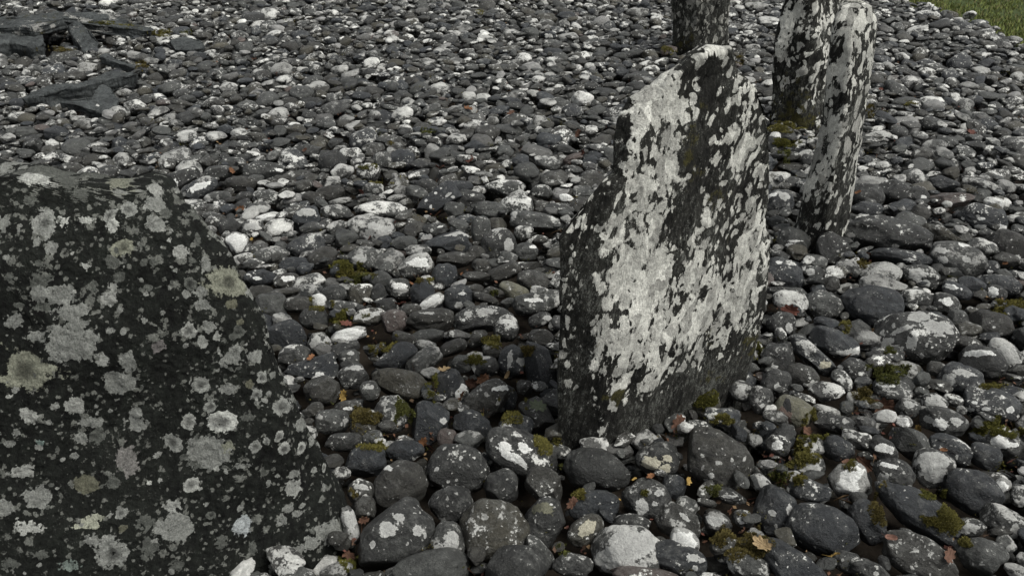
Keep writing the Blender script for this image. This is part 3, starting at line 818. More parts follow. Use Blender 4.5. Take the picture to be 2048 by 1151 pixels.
o_boul, _, _ = loft_stone('boulder', [('P', Rp), ('P', Fp2), ('W', Wf), ('W', Wl), ('W', Wb), ('W', Wc)],
    zb, 760, [1, 1, 1, .12, .12, .25], 31.0, (0.35, 0.2, 1.0), 0.024, MAT_BOUL, spots=bs, bias=boul_bias,
    mossfn=gen_moss([], -1.0), cut=0.18, base_lcol=(.13, .135, .12), strata=0.6, dome=0.24)
tag(o_boul, 'huge dark boulder filling the lower left, dotted with round grey lichen rosettes', 'boulder')

# ------------------------------------------------------------------ slate slabs at the upper left
def slab(name, pts, thick, seed, label, mat=MAT_SLATE, cat='slab', lich=-0.75, moss=-0.9, group=None, spots=(), tap=0.9):
    pts = [(p[0], p[1], p[2] * 0.65) for p in pts]
    top = np.array([at_z(*p) for p in pts])
    seg = np.linalg.norm(np.roll(top, -1, 0) - top, axis=1)
    s = np.concatenate([[0], np.cumsum(seg)]); t = np.linspace(0, s[-1], 120, endpoint=False)
    pc = np.vstack([top, top[:1]])
    ring = np.stack([np.interp(t, s, pc[:, i]) for i in range(3)], 1)
    cen = ring.mean(0)
    ring[:, :2] += (fbm(ring, 14, 3, seed)[:, None] * 0.012) * (ring[:, :2] - cen[:2]) / 0.2
    rows = []
    def lay(k, dz):
        r = cen + (ring - cen) * k; r = r.copy(); r[:, 2] = r[:, 2] + dz; rows.append(r)
    for k in (0.02, .5, .85): lay(k * tap, -thick)
    for f in np.linspace(0, 1, 12): lay(tap + (1 - tap) * f + 0.012 * math.sin(f * 19), -thick * (1 - f) - 0.004)
    for k in (.985, .96, .9, .82, .72, .6, .48, .36, .24, .12, .02): lay(k, 0.0)
    V = np.concatenate(rows); R = len(rows); cols = 120
    i = np.arange(R - 1)[:, None] * cols; j = np.arange(cols)[None, :]
    a = i + j; b = i + (j + 1) % cols
    F = np.stack([a, b, b + cols, a + cols], -1).reshape(-1, 4)
    N = vnormals(V, F)
    if ((V - V.mean(0)) * N).sum() < 0: F = F[:, ::-1]; N = -N
    V = V + N * (0.012 * fbm(V, 13, 4, seed) + 0.0025 * np.floor(3 * vnoise(V * np.array([1, 1, 6]), 9, seed)))[:, None] + np.array([0, 0, 1]) * (0.008 * fbm(V, 5, 2, seed + 2))[:, None]
    N = vnormals(V, F)
    n = len(V)
    li = np.clip(lich + 0.6 * fbm(V, 18, 3, seed + 4), -1, 1); lc = np.tile(np.array([.3, .3, .28]), (n, 1))
    paint_spots(V, N, spots, li, lc, seed)
    mo = np.clip(moss + 0.7 * fbm(V, 12, 3, seed + 6), -1, 1)
    org = V.mean(0); 
    me = np_mesh(name, V - org, F, {'lpos': ('FLOAT_VECTOR', V + seed), 'lich': ('FLOAT', li), 'lcol': ('FLOAT_COLOR', np.concatenate([lc, np.ones((n, 1))], 1)), 'moss': ('FLOAT', mo)})
    o = obj(name, me, mat, loc=org)
    tag(o, label, cat, group)
    D_ = np.repeat(V, 1, 0)
    # dense stamp of the top for the bed
    P = []
    for k in np.linspace(0, 1, 60): P.append(cen + (ring - cen) * k)
    P = np.concatenate(P); jit = np.random.RandomState(1).uniform(-.004, .004, (4, 3))
    for jj in jit: stamp_points(P + jj)
    return o

W1 = (.6, .6, .57)
slab('slate_slab', [(0, 40, .20), (40, 31, .20), (110, 23, .20), (190, 23, .20), (240, 34, .17), (304, 58, .08), (288, 61, .08), (235, 46, .15), (185, 38, .19), (130, 36, .21), (92, 48, .22), (60, 54, .22), (-70, 56, .22), (-80, 40, .20)], .055, 41,
     'long sloping grey-green slab at the top left with moss under its edge', moss=-0.40, lich=-.30)
slab('slate_slab', [(118, 205, .07), (150, 199, .08), (186, 192, .09), (190, 176, .09), (205, 170, .09), (226, 178, .08), (236, 196, .06), (232, 212, .04), (212, 224, .03), (188, 218, .04), (160, 211, .06)], .045, 43,
     'pointed blue-grey slate with one white spot, upper left', spots=[(194, 210, 4.5, 2.2, 0, W1, '')])
slab('slate_slab', [(50, 196, .08), (62, 182, .08), (100, 170, .09), (118, 166, .09), (150, 166, .10), (185, 160, .10), (212, 146, .11), (262, 146, .10), (278, 149, .09), (240, 156, .09), (205, 166, .10), (150, 176, .10), (110, 180, .09), (90, 190, .08)], .075, 47,
     'long low dark slate bar with shaded mossy front, behind the pointed blue-grey slate', moss=-0.75)
slab('slate_slab', [(200, 112, .06), (212, 108, .07), (240, 122, .05), (272, 130, .04), (268, 135, .04), (236, 128, .05), (214, 120, .05)], .04, 53,
     'thin dark slate shard left of the small green moss clump', moss=-1.0)
slab('slate_slab', [(-30, 70, .16), (20, 62, .17), (62, 52, .17), (84, 66, .14), (86, 88, .10), (60, 92, .10), (20, 84, .12), (-30, 96, .12)], .10, 57,
     'rough dark block under the left end of the long sloping slab', moss=-0.6)
slab('slate_slab', [(136, 52, .15), (160, 46, .17), (182, 60, .13), (198, 84, .06), (186, 104, .0), (168, 104, .0), (150, 80, .07)], .10, 59,
     'tilted ribbed fragment standing below the middle of the long sloping slab', moss=-0.65, lich=-.35)
slab('slate_slab', [(340, 84, .03), (372, 74, .04), (402, 80, .04), (412, 92, .03), (380, 102, .03), (350, 98, .03)], .04, 61,
     'flat blue-grey slate right of the green moss, upper left')

# ------------------------------------------------------------------ cobbles traced from the photo
TILE = {'A': (512, 863), 'B': (1024, 863), 'C': (1536, 863), 'D': (512, 576), 'E': (1024, 576), 'F': (1536, 576), 'G': (700, 360), 'H': (1536, 360), 'I': (340, 300)}
TINT = {'k': (.038, .040, .037), 'b': (.036, .042, .047), 'g': (.074, .078, .072), 'n': (.050, .049, .041), 'o': (.075, .070, .050),
        'l': (.10, .10, .095), 'w': (.42, .42, .39), 'p': (.17, .135, .12), 'c': (.22, .215, .15)}
CWORD = {'k': 'charcoal', 'b': 'blue-black', 'g': 'grey', 'n': 'brown-grey', 'o': 'olive-grey', 'l': 'pale lichened', 'w': 'white', 'p': 'pinkish', 'c': 'cream'}
# cx cy w h angle tint lichen flags | spots | landmark phrase
TR = """
690 884 76 36 -5 k 2
732 922 78 58 -5 b 0
810 904 74 46 -8 b 0 | A1295,210,48,30 | cobble with white lichen on its right tip
800 968 106 88 5 n 0 | A1055,278,38,24w | large round brown cobble with one white shoulder spot
917 938 122 92 -10 k 1 | A1440,295,20,18 A1640,200,20,16 A1530,405,15,13 A1600,390,13,12 A1570,235,8,8 | big charcoal cobble with five tiny pale specks
902 1008 86 68 -3 k 1 | A1375,575,14,38
1045 908 150 84 -22 k 2 | A2000,110,60,45w A2010,190,80,35w@-35 B60,230,75,28w@-40 B100,120,45,42w | cobble splashed with brilliant white lichen
1002 973 66 68 0 k 1
989 1060 134 114 0 o 2 | | round olive-brown boulder with pale veins
790 1076 160 108 27 k 1 | A1045,760,66,62 A1140,670,46,35 A1300,775,40,50 A920,905,28,35 A1360,835,14,30 | big black cobble with four grey lichen discs
822 1098 48 38 20 n 0
897 1083 70 78 0 g 4 | A1580,830,60,60 A1565,920,52,50 A1600,980,32,28 A1450,945,40,40
862 1142 150 78 4 g 0 | | smooth grey-green cobble on the bottom edge
1034 1148 122 104 0 k 0
722 985 52 54 0 n 3 | A835,430,62,22
684 945 34 24 0 l 6
730 1015 42 44 0 n 3
672 1144 62 32 0 n 6
792 1142 42 20 5 l 6
701 1052 30 76 5 k 7 | A760,700,60,80 A755,830,60,60 | narrow upright lichened stone at the boulder foot
1194 938 130 78 -3 k 0 | B600,370,50,35d | largest smooth charcoal cobble below the central slab
1088 972 74 70 -10 n 1 a | | blocky brown-grey cobble
1314 917 84 66 0 k 2 | B1110,250,72,45c B1255,205,35,28c B1225,300,42,35c | black cobble with three cream lichen blotches
1434 920 132 104 -15 n 1 | B1590,350,24,24 B1555,400,20,18 | broad brown-grey boulder right of the central slab foot
1523 968 52 30 -35 l 5 a | B1980,420,95,60@-35 | pale thin wedge
1292 998 94 78 -12 k 2 | B1040,585,50,66 B1095,475,25,20 B1175,480,36,25 B1135,575,25,18 | cobble with a white hourglass blotch
1187 1013 98 62 5 b 0
1085 1046 74 100 -30 k 1 | B230,590,95,42o
1172 1060 76 50 38 o 3 | B600,770,95,55c@38 | cobble with a cream cap
1254 1103 136 100 14 g 7 | B980,900,190,120@15 B750,1030,90,90 B850,820,80,30@30 B1090,860,70,90 B930,1090,130,40 | large pale lichen-crusted cobble on the bottom edge
1357 1045 90 62 -25 n 2 | B1390,680,50,18@-40
1369 1082 60 46 -20 l 9 | B1380,870,100,80w | bright white ragged cobble
1356 1120 110 64 -8 b 1 | B1455,1000,50,38 B1525,1025,25,20 B1475,1085,22,22
1433 1043 52 40 0 n 4 | B1620,700,75,36
1549 1023 78 88 -10 b 1 | C30,640,26,24 C190,670,35,78@15 C60,760,12,20 | blue-black cobble with pale flake on its right side
1080 1104 78 34 -50 g 3
1146 1130 78 46 0 k 3
1290 1154 134 40 0 p 1
1374 1010 48 32 -10 g 5 | B1365,535,25,14
1348 973 46 46 0 b 0
1455 990 72 30 -5 k 3 | B1730,520,60,14
1497 1132 84 46 0 g 4 | B1690,1080,36,30 B1600,1050,15,14
1262 1048 74 40 0 k 2
1486 1036 42 32 0 k 3 | B1845,690,40,38w
1319 1087 30 28 0 n 1
1556 890 46 38 0 k 2 | C75,100,55,38w
1676 898 60 46 -10 b 1
1632 892 34 36 0 k 5 | C380,110,52,58 C445,170,36,46
1618 931 60 44 0 k 3 | C290,285,48,45 C375,285,50,52 | cobble with two touching lichen rings
1697 960 74 68 30 l 9 | C680,330,90,60w@20 C620,440,100,70w | brightest white cobble
1768 899 58 40 -15 k 1 | C930,120,88,36w@-12
1823 886 88 54 -20 g 1 a | | angular mid-grey cobble
1788 946 76 56 0 k 2 | C960,262,66,20w C915,390,52,44 | cobble with a white streak above a white tuft
1867 937 78 72 0 k 3 | C1330,220,142,68 C1315,335,105,88 | cobble under a large bell-shaped grey lichen
1947 984 104 82 -5 b 0 | | big round blue-black cobble near the right edge
1834 1020 176 72 -18 b 0 | | long cobble furred with moss at both ends
1618 980 80 42 0 b 3 | C290,550,40,25 C130,480,22,30 C460,570,30,20
1645 1060 136 94 5 b 0 | | big blue-black cobble beside the yellow leaf
1736 1042 84 62 -40 b 0 | C600,745,40,16@-30
1840 1116 142 80 -10 n 2
1962 1112 94 68 15 g 1
1588 1136 156 66 -20 b 0
1936 1054 64 36 25 k 4 | C1600,770,78,42@20
2002 1042 84 58 0 k 4 | C1980,790,34,56
2042 990 40 44 0 g 6
2003 972 28 36 -20 l 9 | C1865,440,50,62w@-60
1971 912 58 48 0 b 1
1900 898 82 50 -12 b 1
2034 1143 48 28 0 l 8
2008 890 64 46 0 k 3 | C1855,70,76,50w C1965,95,36,20w | cobble beside right edge moss with two white lichen patches
1715 880 62 34 0 k 4 | C640,20,60,20
1822 1076 52 24 -30 g 3
1690 1122 50 40 0 g 3
1738 1140 78 38 0 k 2 | C865,1130,26,22
543 612 60 52 -10 g 0
596 608 58 32 -5 n 1
573 667 92 56 -22 b 0 a | | smooth blue-grey wedge touching the boulder's right edge
628 637 56 42 0 k 1
589 713 62 46 0 k 3
627 742 98 50 8 b 2 a | D495,720,55,20w@20 D395,790,14,14w D500,690,24,14w | flat slate-blue cobble with a white dash
644 782 68 58 0 n 0 | | round charcoal cobble left of the yellow star-shaped leaf
697 671 70 28 8 l 8 | D745,370,140,45w@5 | long white-crusted cobble
640 688 46 44 0 g 5 | D470,440,44,62 D590,400,40,28
686 700 66 34 22 k 1
698 718 40 36 0 g 2 | D765,515,32,16
706 752 60 48 0 k 3 | D790,625,72,22
740 781 40 38 0 g 3 | D910,785,42,16
740 634 66 34 5 o 5 | D880,215,110,30@10
789 643 52 46 0 p 3 | | round pinkish cobble
860 642 94 46 2 n 0 | D1370,195,60,10
852 673 72 28 5 g 0
817 684 68 32 -25 n 1
792 716 88 50 25 b 0
805 768 122 60 -28 o 1 | | long tapering grey-green cobble
847 722 76 42 25 g 4
905 695 58 28 22 n 0
902 771 58 64 10 b 1
920 783 34 34 0 l 9 | D1630,810,66,70w | small white lichen ball above the brown leaves
972 800 98 60 32 n 2 | D1980,790,70,22w | brown cobble with a mossy lower side
969 732 56 40 0 k 2 | D1730,630,26,46 D1810,550,66,14@5
925 727 44 34 0 g 1
953 676 46 28 32 n 1
967 638 118 52 3 k 2 | D1840,180,68,25 D1700,200,26,20 D1665,245,12,12w | wide flat charcoal cobble with an oval grey patch
1012 657 48 52 -10 k 5
1028 722 60 58 -20 b 1 | E80,580,36,36 D2020,570,24,60
985 702 38 28 0 n 2
858 842 84 78 25 b 0 a | D1500,1060,26,30 | blue-grey angular cobble with a sloping top
945 848 76 52 -20 b 0 a | | dark blue wedge
785 828 70 70 0 k 5 | | speckled cobble with a mossy right side
730 846 60 54 0 o 2
665 842 68 46 0 g 3
629 822 42 34 0 n 2
696 818 54 34 5 n 2 | D735,965,42,12w
1033 852 68 50 0 b 1 | D1990,1110,46,60w | small blue-grey cobble with a white left end
895 879 40 44 0 p 0
724 590 50 42 0 o 2
668 588 50 36 0 k 1
617 582 56 28 0 b 4
773 610 40 26 0 k 0
690 615 66 26 -15 g 2
638 604 32 34 20 l 8 | D510,80,50,50w
1066 608 82 42 8 g 2 | E180,90,72,14w
1080 640 46 30 15 k 2 | E300,240,26,26
1082 676 52 34 0 n 2
1080 738 58 108 8 b 0 a | | upright blue-grey stone leaning on the central slab's left edge
1050 775 32 30 0 n 1
1407 806 64 60 0 o 0 | | round cobble wrapped in olive moss
1399 856 62 30 0 g 2
1520 800 50 52 0 k 3 | E2010,940,20,18 E2000,715,18,18
1482 782 50 40 0 k 4 | E1850,660,16,20 E1840,790,34,24
1572 584 80 20 5 g 3 a | | thin flat grey slab
1645 612 76 56 -5 g 2
1747 614 124 82 -3 b 0 | | big smooth blue-black dome-shaped cobble
1828 674 154 98 10 k 3 | F1200,220,90,36 F1340,290,120,50@-25 F1145,430,46,46 F940,430,50,40 F1000,490,60,34 F1225,550,20,20 F1060,330,100,20@25 | large cobble with pale lichened crest
1981 648 84 48 0 n 1 | F1690,335,14,8w F1805,315,12,8w
1915 640 40 40 10 g 1
2008 706 68 46 -38 l 7 | F1910,530,110,60@-35 | pale crescent-shaped cobble
1965 725 88 62 0 k 1 | F1690,512,125,22w@3
1920 762 84 66 0 b 2 | F1430,730,46,60@-30 F1570,665,85,24@-15 F1640,830,22,22
1982 810 100 66 0 b 3 | F1610,980,32,20w F1740,970,36,12w F1930,975,36,26w F1650,910,22,14w | speckled blue-black cobble with four white dashes
1868 806 50 38 0 k 4 | F1330,920,92,70
1906 800 42 24 -10 l 6
1923 820 20 17 0 l 8
1816 816 46 38 0 g 4 | F1140,920,42,26
1768 832 46 26 15 l 7 | F930,1020,80,44
1807 842 34 24 -10 l 8 | F1085,1065,60,40w
1886 842 88 52 0 k 3 | F1360,1090,62,42w F1290,1060,50,28 F1510,1060,44,30
1846 820 20 16 0 l 8
1652 782 68 36 8 l 6
1684 760 48 30 -35 g 5
1708 796 30 26 0 l 8
1586 824 74 58 -15 c 0 | F150,930,34,60k F130,1010,42,64p@20 | cream cobble with a black bite
1652 822 56 21 -4 w 5 | | long thin white cobble
1609 796 42 17 -5 l 5
1604 752 64 46 0 n 2 | F350,790,42,30 F295,780,15,14
1623 712 108 36 -32 b 4 | F295,605,26,20 F460,620,46,30c
1670 686 98 50 -8 b 2 | F700,510,105,28@5 F825,475,34,26w F370,450,14,12
1708 738 64 42 0 k 2 | F570,630,20,20 F660,675,12,12
1556 716 62 60 0 k 2 | F45,635,26,16w
1562 648 56 48 0 k 3 | F160,310,32,40
1552 765 56 52 0 k 2 | F70,780,26,28
1873 738 36 30 0 n 3
1785 778 72 42 0 g 3 | F940,765,85,16w
1936 690 58 32 0 n 2
1891 608 56 40 0 k 3 | F1425,100,56,30w@-20
1830 600 62 42 0 k 5 | F1100,128,14,12w
1668 846 74 38 0 k 3
1730 848 42 28 0 l 4
1541 826 28 34 0 l 6
1558 408 56 54 0 b 2 | H30,110,42,14w@20 H90,95,22,12 H130,120,48,34 | round blue-black cobble left of the leaning pillar
1583 484 70 56 0 g 1 | H170,525,36,18w H210,495,58,8w
1668 500 66 68 5 k 1 a | H605,615,22,24 H575,670,16,16 | dark triangular cobble against the leaning pillar's foot
1776 472 158 72 -2 k 1 | | largest black boulder right of the leaning pillar
1880 472 74 38 -15 o 2 a
1917 522 110 68 -6 g 4 | H1395,640,46,28@-25 H1580,640,40,28@-30 H1505,760,72,34@-10 H1580,510,52,25w H1380,550,55,26@-15 | large grey cobble with five pale lichen patches
2016 494 78 60 -15 n 0 | | brown cobble cut by the right edge
1966 438 88 52 -5 b 2 | H1700,310,30,12w H1690,375,45,20w H1880,385,42,25w
1896 400 94 28 14 p 1 a | | long pinkish bent cobble
1988 406 38 22 0 l 8 | H1810,185,64,40w
1833 393 48 40 20 k 2 | H1250,135,20,20w
1841 427 36 32 0 n 1
1802 514 118 30 4 b 1 | H1130,640,50,9w
1760 545 78 44 0 g 6
1840 553 70 46 0 k 4 | H1190,750,72,50 H1230,840,52,26 H1120,840,32,20 | round cobble clouded with white lichen
1664 568 32 30 -10 n 0
1567 550 84 60 -10 b 1 | H85,655,26,14w H195,670,16,12
1622 545 52 28 0 k 2 | H340,740,30,26
1696 538 52 36 0 k 6
1915 583 58 30 -8 b 1 | H1450,850,64,18w@-10
1946 571 56 32 0 b 1
1997 568 80 38 0 b 3
1982 535 30 28 0 b 2 | H1780,740,26,14w
1988 586 46 32 0 k 2 | H1800,890,44,40w
1886 368 58 30 0 b 2
1735 394 62 50 0 k 2
1788 386 62 48 0 k 1
1733 421 58 34 0 b 2
1728 439 44 22 5 b 4
1962 372 72 26 -8 l 5
2010 374 38 26 0 l 6
2040 375 28 14 0 l 8
1556 446 40 28 0 g 2 | H105,375,22,18
2032 440 38 18 0 g 7
873 402 98 50 25 b 0 a | G605,160,13,12w G645,222,12,16w G690,110,12,9w G825,125,16,12 G795,120,30,10@30 | slate wedge flecked with white
853 374 46 32 0 k 1
916 374 60 24 0 b 1 | G730,55,32,18w@-20
938 398 62 36 0 k 1
981 422 68 36 -5 g 1
1032 412 68 40 0 g 5
1070 444 98 38 -8 g 2 | G1300,280,24,40
962 462 39 56 -5 g 1 | | upright egg-shaped grey cobble
896 488 92 46 2 b 0 a | G850,420,85,22 | flat-topped slate-blue block
870 460 48 28 0 k 1 | G725,370,26,8w G650,408,13,12
998 490 70 64 0 k 2 | G1290,520,34,56@20 G1190,365,72,32
1047 466 38 28 0 g 5
1078 478 36 16 0 n 3
1052 504 46 36 0 g 2 | G1475,530,28,15w
742 457 92 52 -20 g 6 | G200,370,60,36 G160,430,45,34 G80,470,40,34w G240,440,45,36 G230,500,45,30 G290,400,50,36 | cobble crowded with round lichen discs
738 437 32 20 0 l 9
808 487 52 28 0 g 1
732 518 72 48 -5 g 4 | G60,640,64,44
778 524 62 40 15 g 6
832 532 68 44 15 g 6 | G550,650,84,36w | cobble with a white sloping cap
836 502 52 24 0 k 4 | G480,600,32,22 G540,570,42,25
762 420 102 34 -4 g 6
793 396 38 14 8 l 9
950 507 38 30 0 n 0
912 520 76 32 5 n 0
888 553 58 50 30 b 0 | | smooth charcoal egg-shaped cobble
962 532 38 28 0 n 0
1008 545 68 30 24 n 0
1050 534 72 20 3 n 2 a
952 553 58 20 0 n 1
1066 562 62 42 -5 n 2
1027 583 60 32 -25 c 1 | | smooth cream cobble left of the central slab
917 597 62 54 0 b 0 | G905,895,30,12w G875,1005,32,28 | round blue-black cobble with a white eyelid mark
864 605 54 26 32 l 8 | G650,990,110,42w@32 | white thumb-shaped cobble
845 586 48 52 10 b 0
797 578 48 40 0 g 3 | G400,840,64,25w G400,890,72,22
757 587 30 38 0 k 0
762 560 46 36 0 g 0
970 597 54 20 -20 n 1
945 581 42 24 0 n 1
988 584 46 20 -10 n 1
820 621 44 26 0 n 1
1016 605 30 18 10 g 1
1082 384 44 28 0 g 2
1133 397 32 17 -12 l 9 | G1735,150,58,34w@-12 | white disc cobble beside the central slab's shoulder
1118 420 58 26 -5 g 3
1010 376 78 32 -5 g 5
748 378 38 26 0 g 5
802 382 30 20 0 l 8
366 360 70 38 12 k 2 | I40,270,32,36w
398 378 76 36 16 b 3 | I240,290,95,26w@20 | slanting cobble white along its top, above the boulder
437 347 54 30 0 k 2
530 342 82 38 -4 g 1 | I880,160,30,14w | broad grey cobble beyond the boulder top
480 370 64 34 -10 n 0
510 363 36 26 0 g 2
665 328 54 52 0 k 1 | | tall rounded charcoal cobble
702 312 44 30 0 g 6
737 345 46 36 0 l 5
805 320 52 40 0 b 1
765 322 40 36 0 g 4
543 367 26 22 0 n 1
660 387 56 30 5 n 0
626 398 44 28 -10 n 0
532 396 50 32 0 g 5
436 396 52 26 0 g 3 | I290,395,28,26
488 394 40 20 0 k 1
515 419 50 26 8 g 5 | I720,465,82,30
613 438 54 48 0 b 0 | I1110,490,84,30 | round cobble dark below and pale on top
671 425 60 30 0 g 4
680 403 48 14 4 l 7
537 435 54 18 6 l 8 | I780,545,100,26w
558 457 58 38 5 g 7
460 455 44 34 0 k 0
505 458 46 38 0 k 4 | I650,600,70,28
475 487 52 42 -22 l 8 | I540,740,90,76w | white blotched cobble beside the boulder's shoulder
434 486 48 28 -35 n 4
612 492 74 42 8 b 3
542 512 70 36 10 g 5
588 533 60 36 0 b 0 | | pointed blue-grey cobble
522 556 64 34 -12 b 1 | I700,1020,36,14w I620,990,15,8w | charcoal cobble with a white oval beside the yellow-green rosette
645 515 60 38 20 n 1
618 566 64 32 8 g 6
573 562 50 30 0 n 2 | I950,1020,56,22w
487 518 42 22 5 l 7
418 425 52 32 -10 n 3
432 443 40 26 0 n 4
420 461 30 18 0 l 6
568 585 72 18 0 n 1
520 584 52 26 0 n 0
"""
SPC = {'': (.40, .405, .385), 'w': (.70, .71, .68), 'c': (.42, .40, .31), 'o': (.13, .13, .09), 'k': (.02, .02, .02), 'p': (.17, .12, .10), 'd': (0, 0, 0)}
rng = np.random.RandomState(11)
THINGS = []          # (object, px, py, look words, landmark phrase or None, size)

def finish_cobble(V, F, N, tint, lich_amt, spots, name='cobble'):
    n = len(V)
    org = V.mean(0)
    L = V - org
    off = rng.uniform(-40, 40, 3)
    lich = np.full(n, -1.0); lcol = np.tile(np.array([.4, .4, .38]), (n, 1))
    paint_spots(V, N, spots, lich, lcol, rng.uniform(0, 50), 0.28)
    tv = np.array(tint) * rng.uniform(0.85, 1.2)
    rgba = np.concatenate([np.tile(tv, (n, 1)), np.full((n, 1), lich_amt / 9.0)], 1)
    me = np_mesh(name, L, F, {'tint': ('FLOAT_COLOR', rgba), 'lpos': ('FLOAT_VECTOR', L + off), 'lich': ('FLOAT', lich),
                              'lcol': ('FLOAT_COLOR', np.concatenate([lcol, np.ones((n, 1))], 1))})
    return obj(name, me, MAT_COB, loc=org)

def look_words(t, w, h, lich, flags, spots, dep):
    wm = w * dep / FPX
    size = 'big' if wm > 0.135 else ('small' if wm < 0.062 else ('medium' if wm < 0.10 else 'large'))
    asp = w / max(h, 1)
    shp = 'angular' if 'a' in flags else ('round' if 0.75 < asp < 1.25 else ('oval' if asp < 1.9 else 'long flat'))
    extra = ''
    ns = len([s for s in spots if s[6] != 'd'])
    if t not in 'lw':
        if ns == 1: extra = ' with one pale patch'
        elif ns == 2: extra = ' with two pale patches'
        elif ns >= 3: extra = ' with several pale spots'
        elif lich >= 5: extra = ' speckled with lichen'
    return f"{size} {shp} {CWORD[t]} cobble{extra}"

traced = []
for line in TR.strip().splitlines():
    parts = [p.strip() for p in line.split('|')]
    a = parts[0].split()
    cx, cy, w, h, ang = map(float, a[:5])
    t, li = a[5], float(a[6]); flags = a[7] if len(a) > 7 else ''
    sp = []
    if len(parts) > 1 and parts[1]:
        for s in parts[1].split():
            tile = s[0]; s = s[1:]; sa = 0.0
            if '@' in s:
                s, q_ = s.split('@'); sa = float(q_)
            code = ''
            if s[-1].isalpha(): code = s[-1]; s = s[:-1]
            x, y, rx, ry = map(float, s.split(','))
            ox, oy = TILE[tile]
            kind = 'd' if code == 'd' else 'l'
            sp.append((ox + x / 4, oy + y / 4, rx / 4 * 1.05, ry / 4 * 1.05, sa, SPC[code], kind))
    lm = parts[2] if len(parts) > 2 else None
    traced.append((cx, cy, w, h, ang, t, li, flags, sp, lm))

for (cx, cy, w, h, ang, t, li, flags, sp, lm) in traced:
    w *= 1.06; h *= 1.10
    sub = 5 if w > 70 else 4
    S, F = cobble_shape(sub, rng, 1.0 if 'a' in flags else 0.0, 0.8)
    c = at_z(cx, cy, rng.uniform(-0.006, 0.006))
    dep = (c - CAM) @ AX_F
    ha, hb = w / 2 * dep / FPX, h / 2 * dep / FPX
    hd = 0.86 * math.sqrt(ha * hb) if h > 0.55 * w else 0.62 * ha
    vd = (c - CAM) / np.linalg.norm(c - CAM)
    r_ = np.cross(vd, [0, 0, 1]); r_ /= np.linalg.norm(r_)
    u_ = np.cross(r_, vd)
    al = math.radians(ang)
    e1 = r_ * math.cos(al) + u_ * math.sin(al)
    e2 = -r_ * math.sin(al) + u_ * math.cos(al)
    # flat stones lie flatter than the line of sight
    V = S[:, :1] * ha * e1 + S[:, 1:2] * hb * e2 + S[:, 2:3] * hd * vd
    V = V + c
    F2 = F
    N = vnormals(V, F2)
    if ((V - c) * N).sum() < 0: F2 = F[:, ::-1]; N = -N
    o = finish_cobble(V, F2, N, TINT[t], min(9, li * 0.9 + 1.5), sp)
    THINGS.append([o, cx, cy, look_words(t, w, h, li, flags, sp, dep), lm, w * h])
    stamp_points(V)
# keep a copy: which cells belong to the traced zone
TRACED = HM > (GROUND_Z + 1e-4)

# ------------------------------------------------------------------ the rest of the cobbles, dropped one by one onto the bed
def drop_pass(n, smin, smax, zlim, rs, area, out, keep_clear=0.0, tries=3):
    x0, x1, y0, y1 = area
    for _ in range(n):
        L = math.exp(rs.uniform(math.log(smin), math.log(smax)))
        A = L / 2; B = A * rs.uniform(0.52, 0.95); Cc = B * rs.uniform(0.42, 0.92)
        yaw = rs.normal(0.0, 0.7)
        cyw, syw = math.cos(yaw), math.sin(yaw)
        k = int(A / CELL) + 1
        g = np.arange(-k, k + 1) * CELL
        gx, gy = np.meshgrid(g, g)
        u = (gx * cyw + gy * syw) / A; v = (-gx * syw + gy * cyw) / B
        rr2 = u * u + v * v
        m = rr2 < 0.96
        hh = Cc * np.sqrt(np.maximum(1 - rr2, 0))
        best = None
        for _t in range(tries):
            y = rs.uniform(y0, y1)
            hw = 0.68 * y + 1.0
            x = rs.uniform(max(x0, -hw), min(x1, hw))
            ix = int((x - HX0) / CELL); iy = int((y - HY0) / CELL)
            if ix - k < 0 or iy - k < 0 or ix + k >= HNX or iy + k >= HNY: continue
            if BLOCK[iy, ix]: continue
            Hs = HM[iy - k:iy + k + 1, ix - k:ix + k + 1]
            q_ = (Hs + hh * 0.86)[m]
            z = np.partition(q_, int(len(q_) * 0.93))[int(len(q_) * 0.93)]
            if best is None or z < best[0]: best = (z, x, y, ix, iy)
        if best is None: continue
        z, x, y, ix, iy = best
        lim = zlim
        if z + Cc * 0.4 > lim: continue
        if BLOCK[iy - k:iy + k + 1, ix - k:ix + k + 1][m].mean() > 0.35: continue
        # is it on the lawn?
        if x > lawn_edge(y) - 0.02: continue
        Hs = HM[iy - k:iy + k + 1, ix - k:ix + k + 1]
        Hs[m] = np.maximum(Hs[m], (z + hh)[m])
        out.append((x, y, z, A, B, Cc, yaw))

def lawn_edge(y):
    # the cairn's rim beyond which there is grass
    return 3.22 + max(0.0, (7.25 - y)) * 0.20 + 0.05 * math.sin(y * 5.0) + 0.04 * math.sin(y * 17.0 + 1) + 0.03 * math.sin(y * 41.0) + (0.35 * max(0, y - 7.25))* -1.0

auto = []
rs = np.random.RandomState(23)
FULL = (-6.0, 6.0, 0.45, 10.2)
# near zone (little stones between the traced ones) then the wide field, large first
drop_pass(260, .09, .14, -0.055, rs, (-1.6, 1.8, .8, 2.6), auto)
drop_pass(1500, .05, .09, -0.020, rs, (-1.6, 2.2, .8, 3.2), auto)
drop_pass(2600, .026, .05, 0.006, rs, (-1.6, 2.2, .8, 3.2), auto, tries=4)
drop_pass(3600, .12, .19, 0.02, rs, FULL, auto)
drop_pass(11000, .085, .13, 0.022, rs, FULL, auto)
drop_pass(18000, .055, .09, 0.022, rs, FULL, auto, tries=3)
drop_pass(9000, .03, .055, 0.022, rs, (-4.5, 4.5, .45, 7.5), auto, tries=4)
print('auto cobbles', len(auto), 'traced', len(traced))

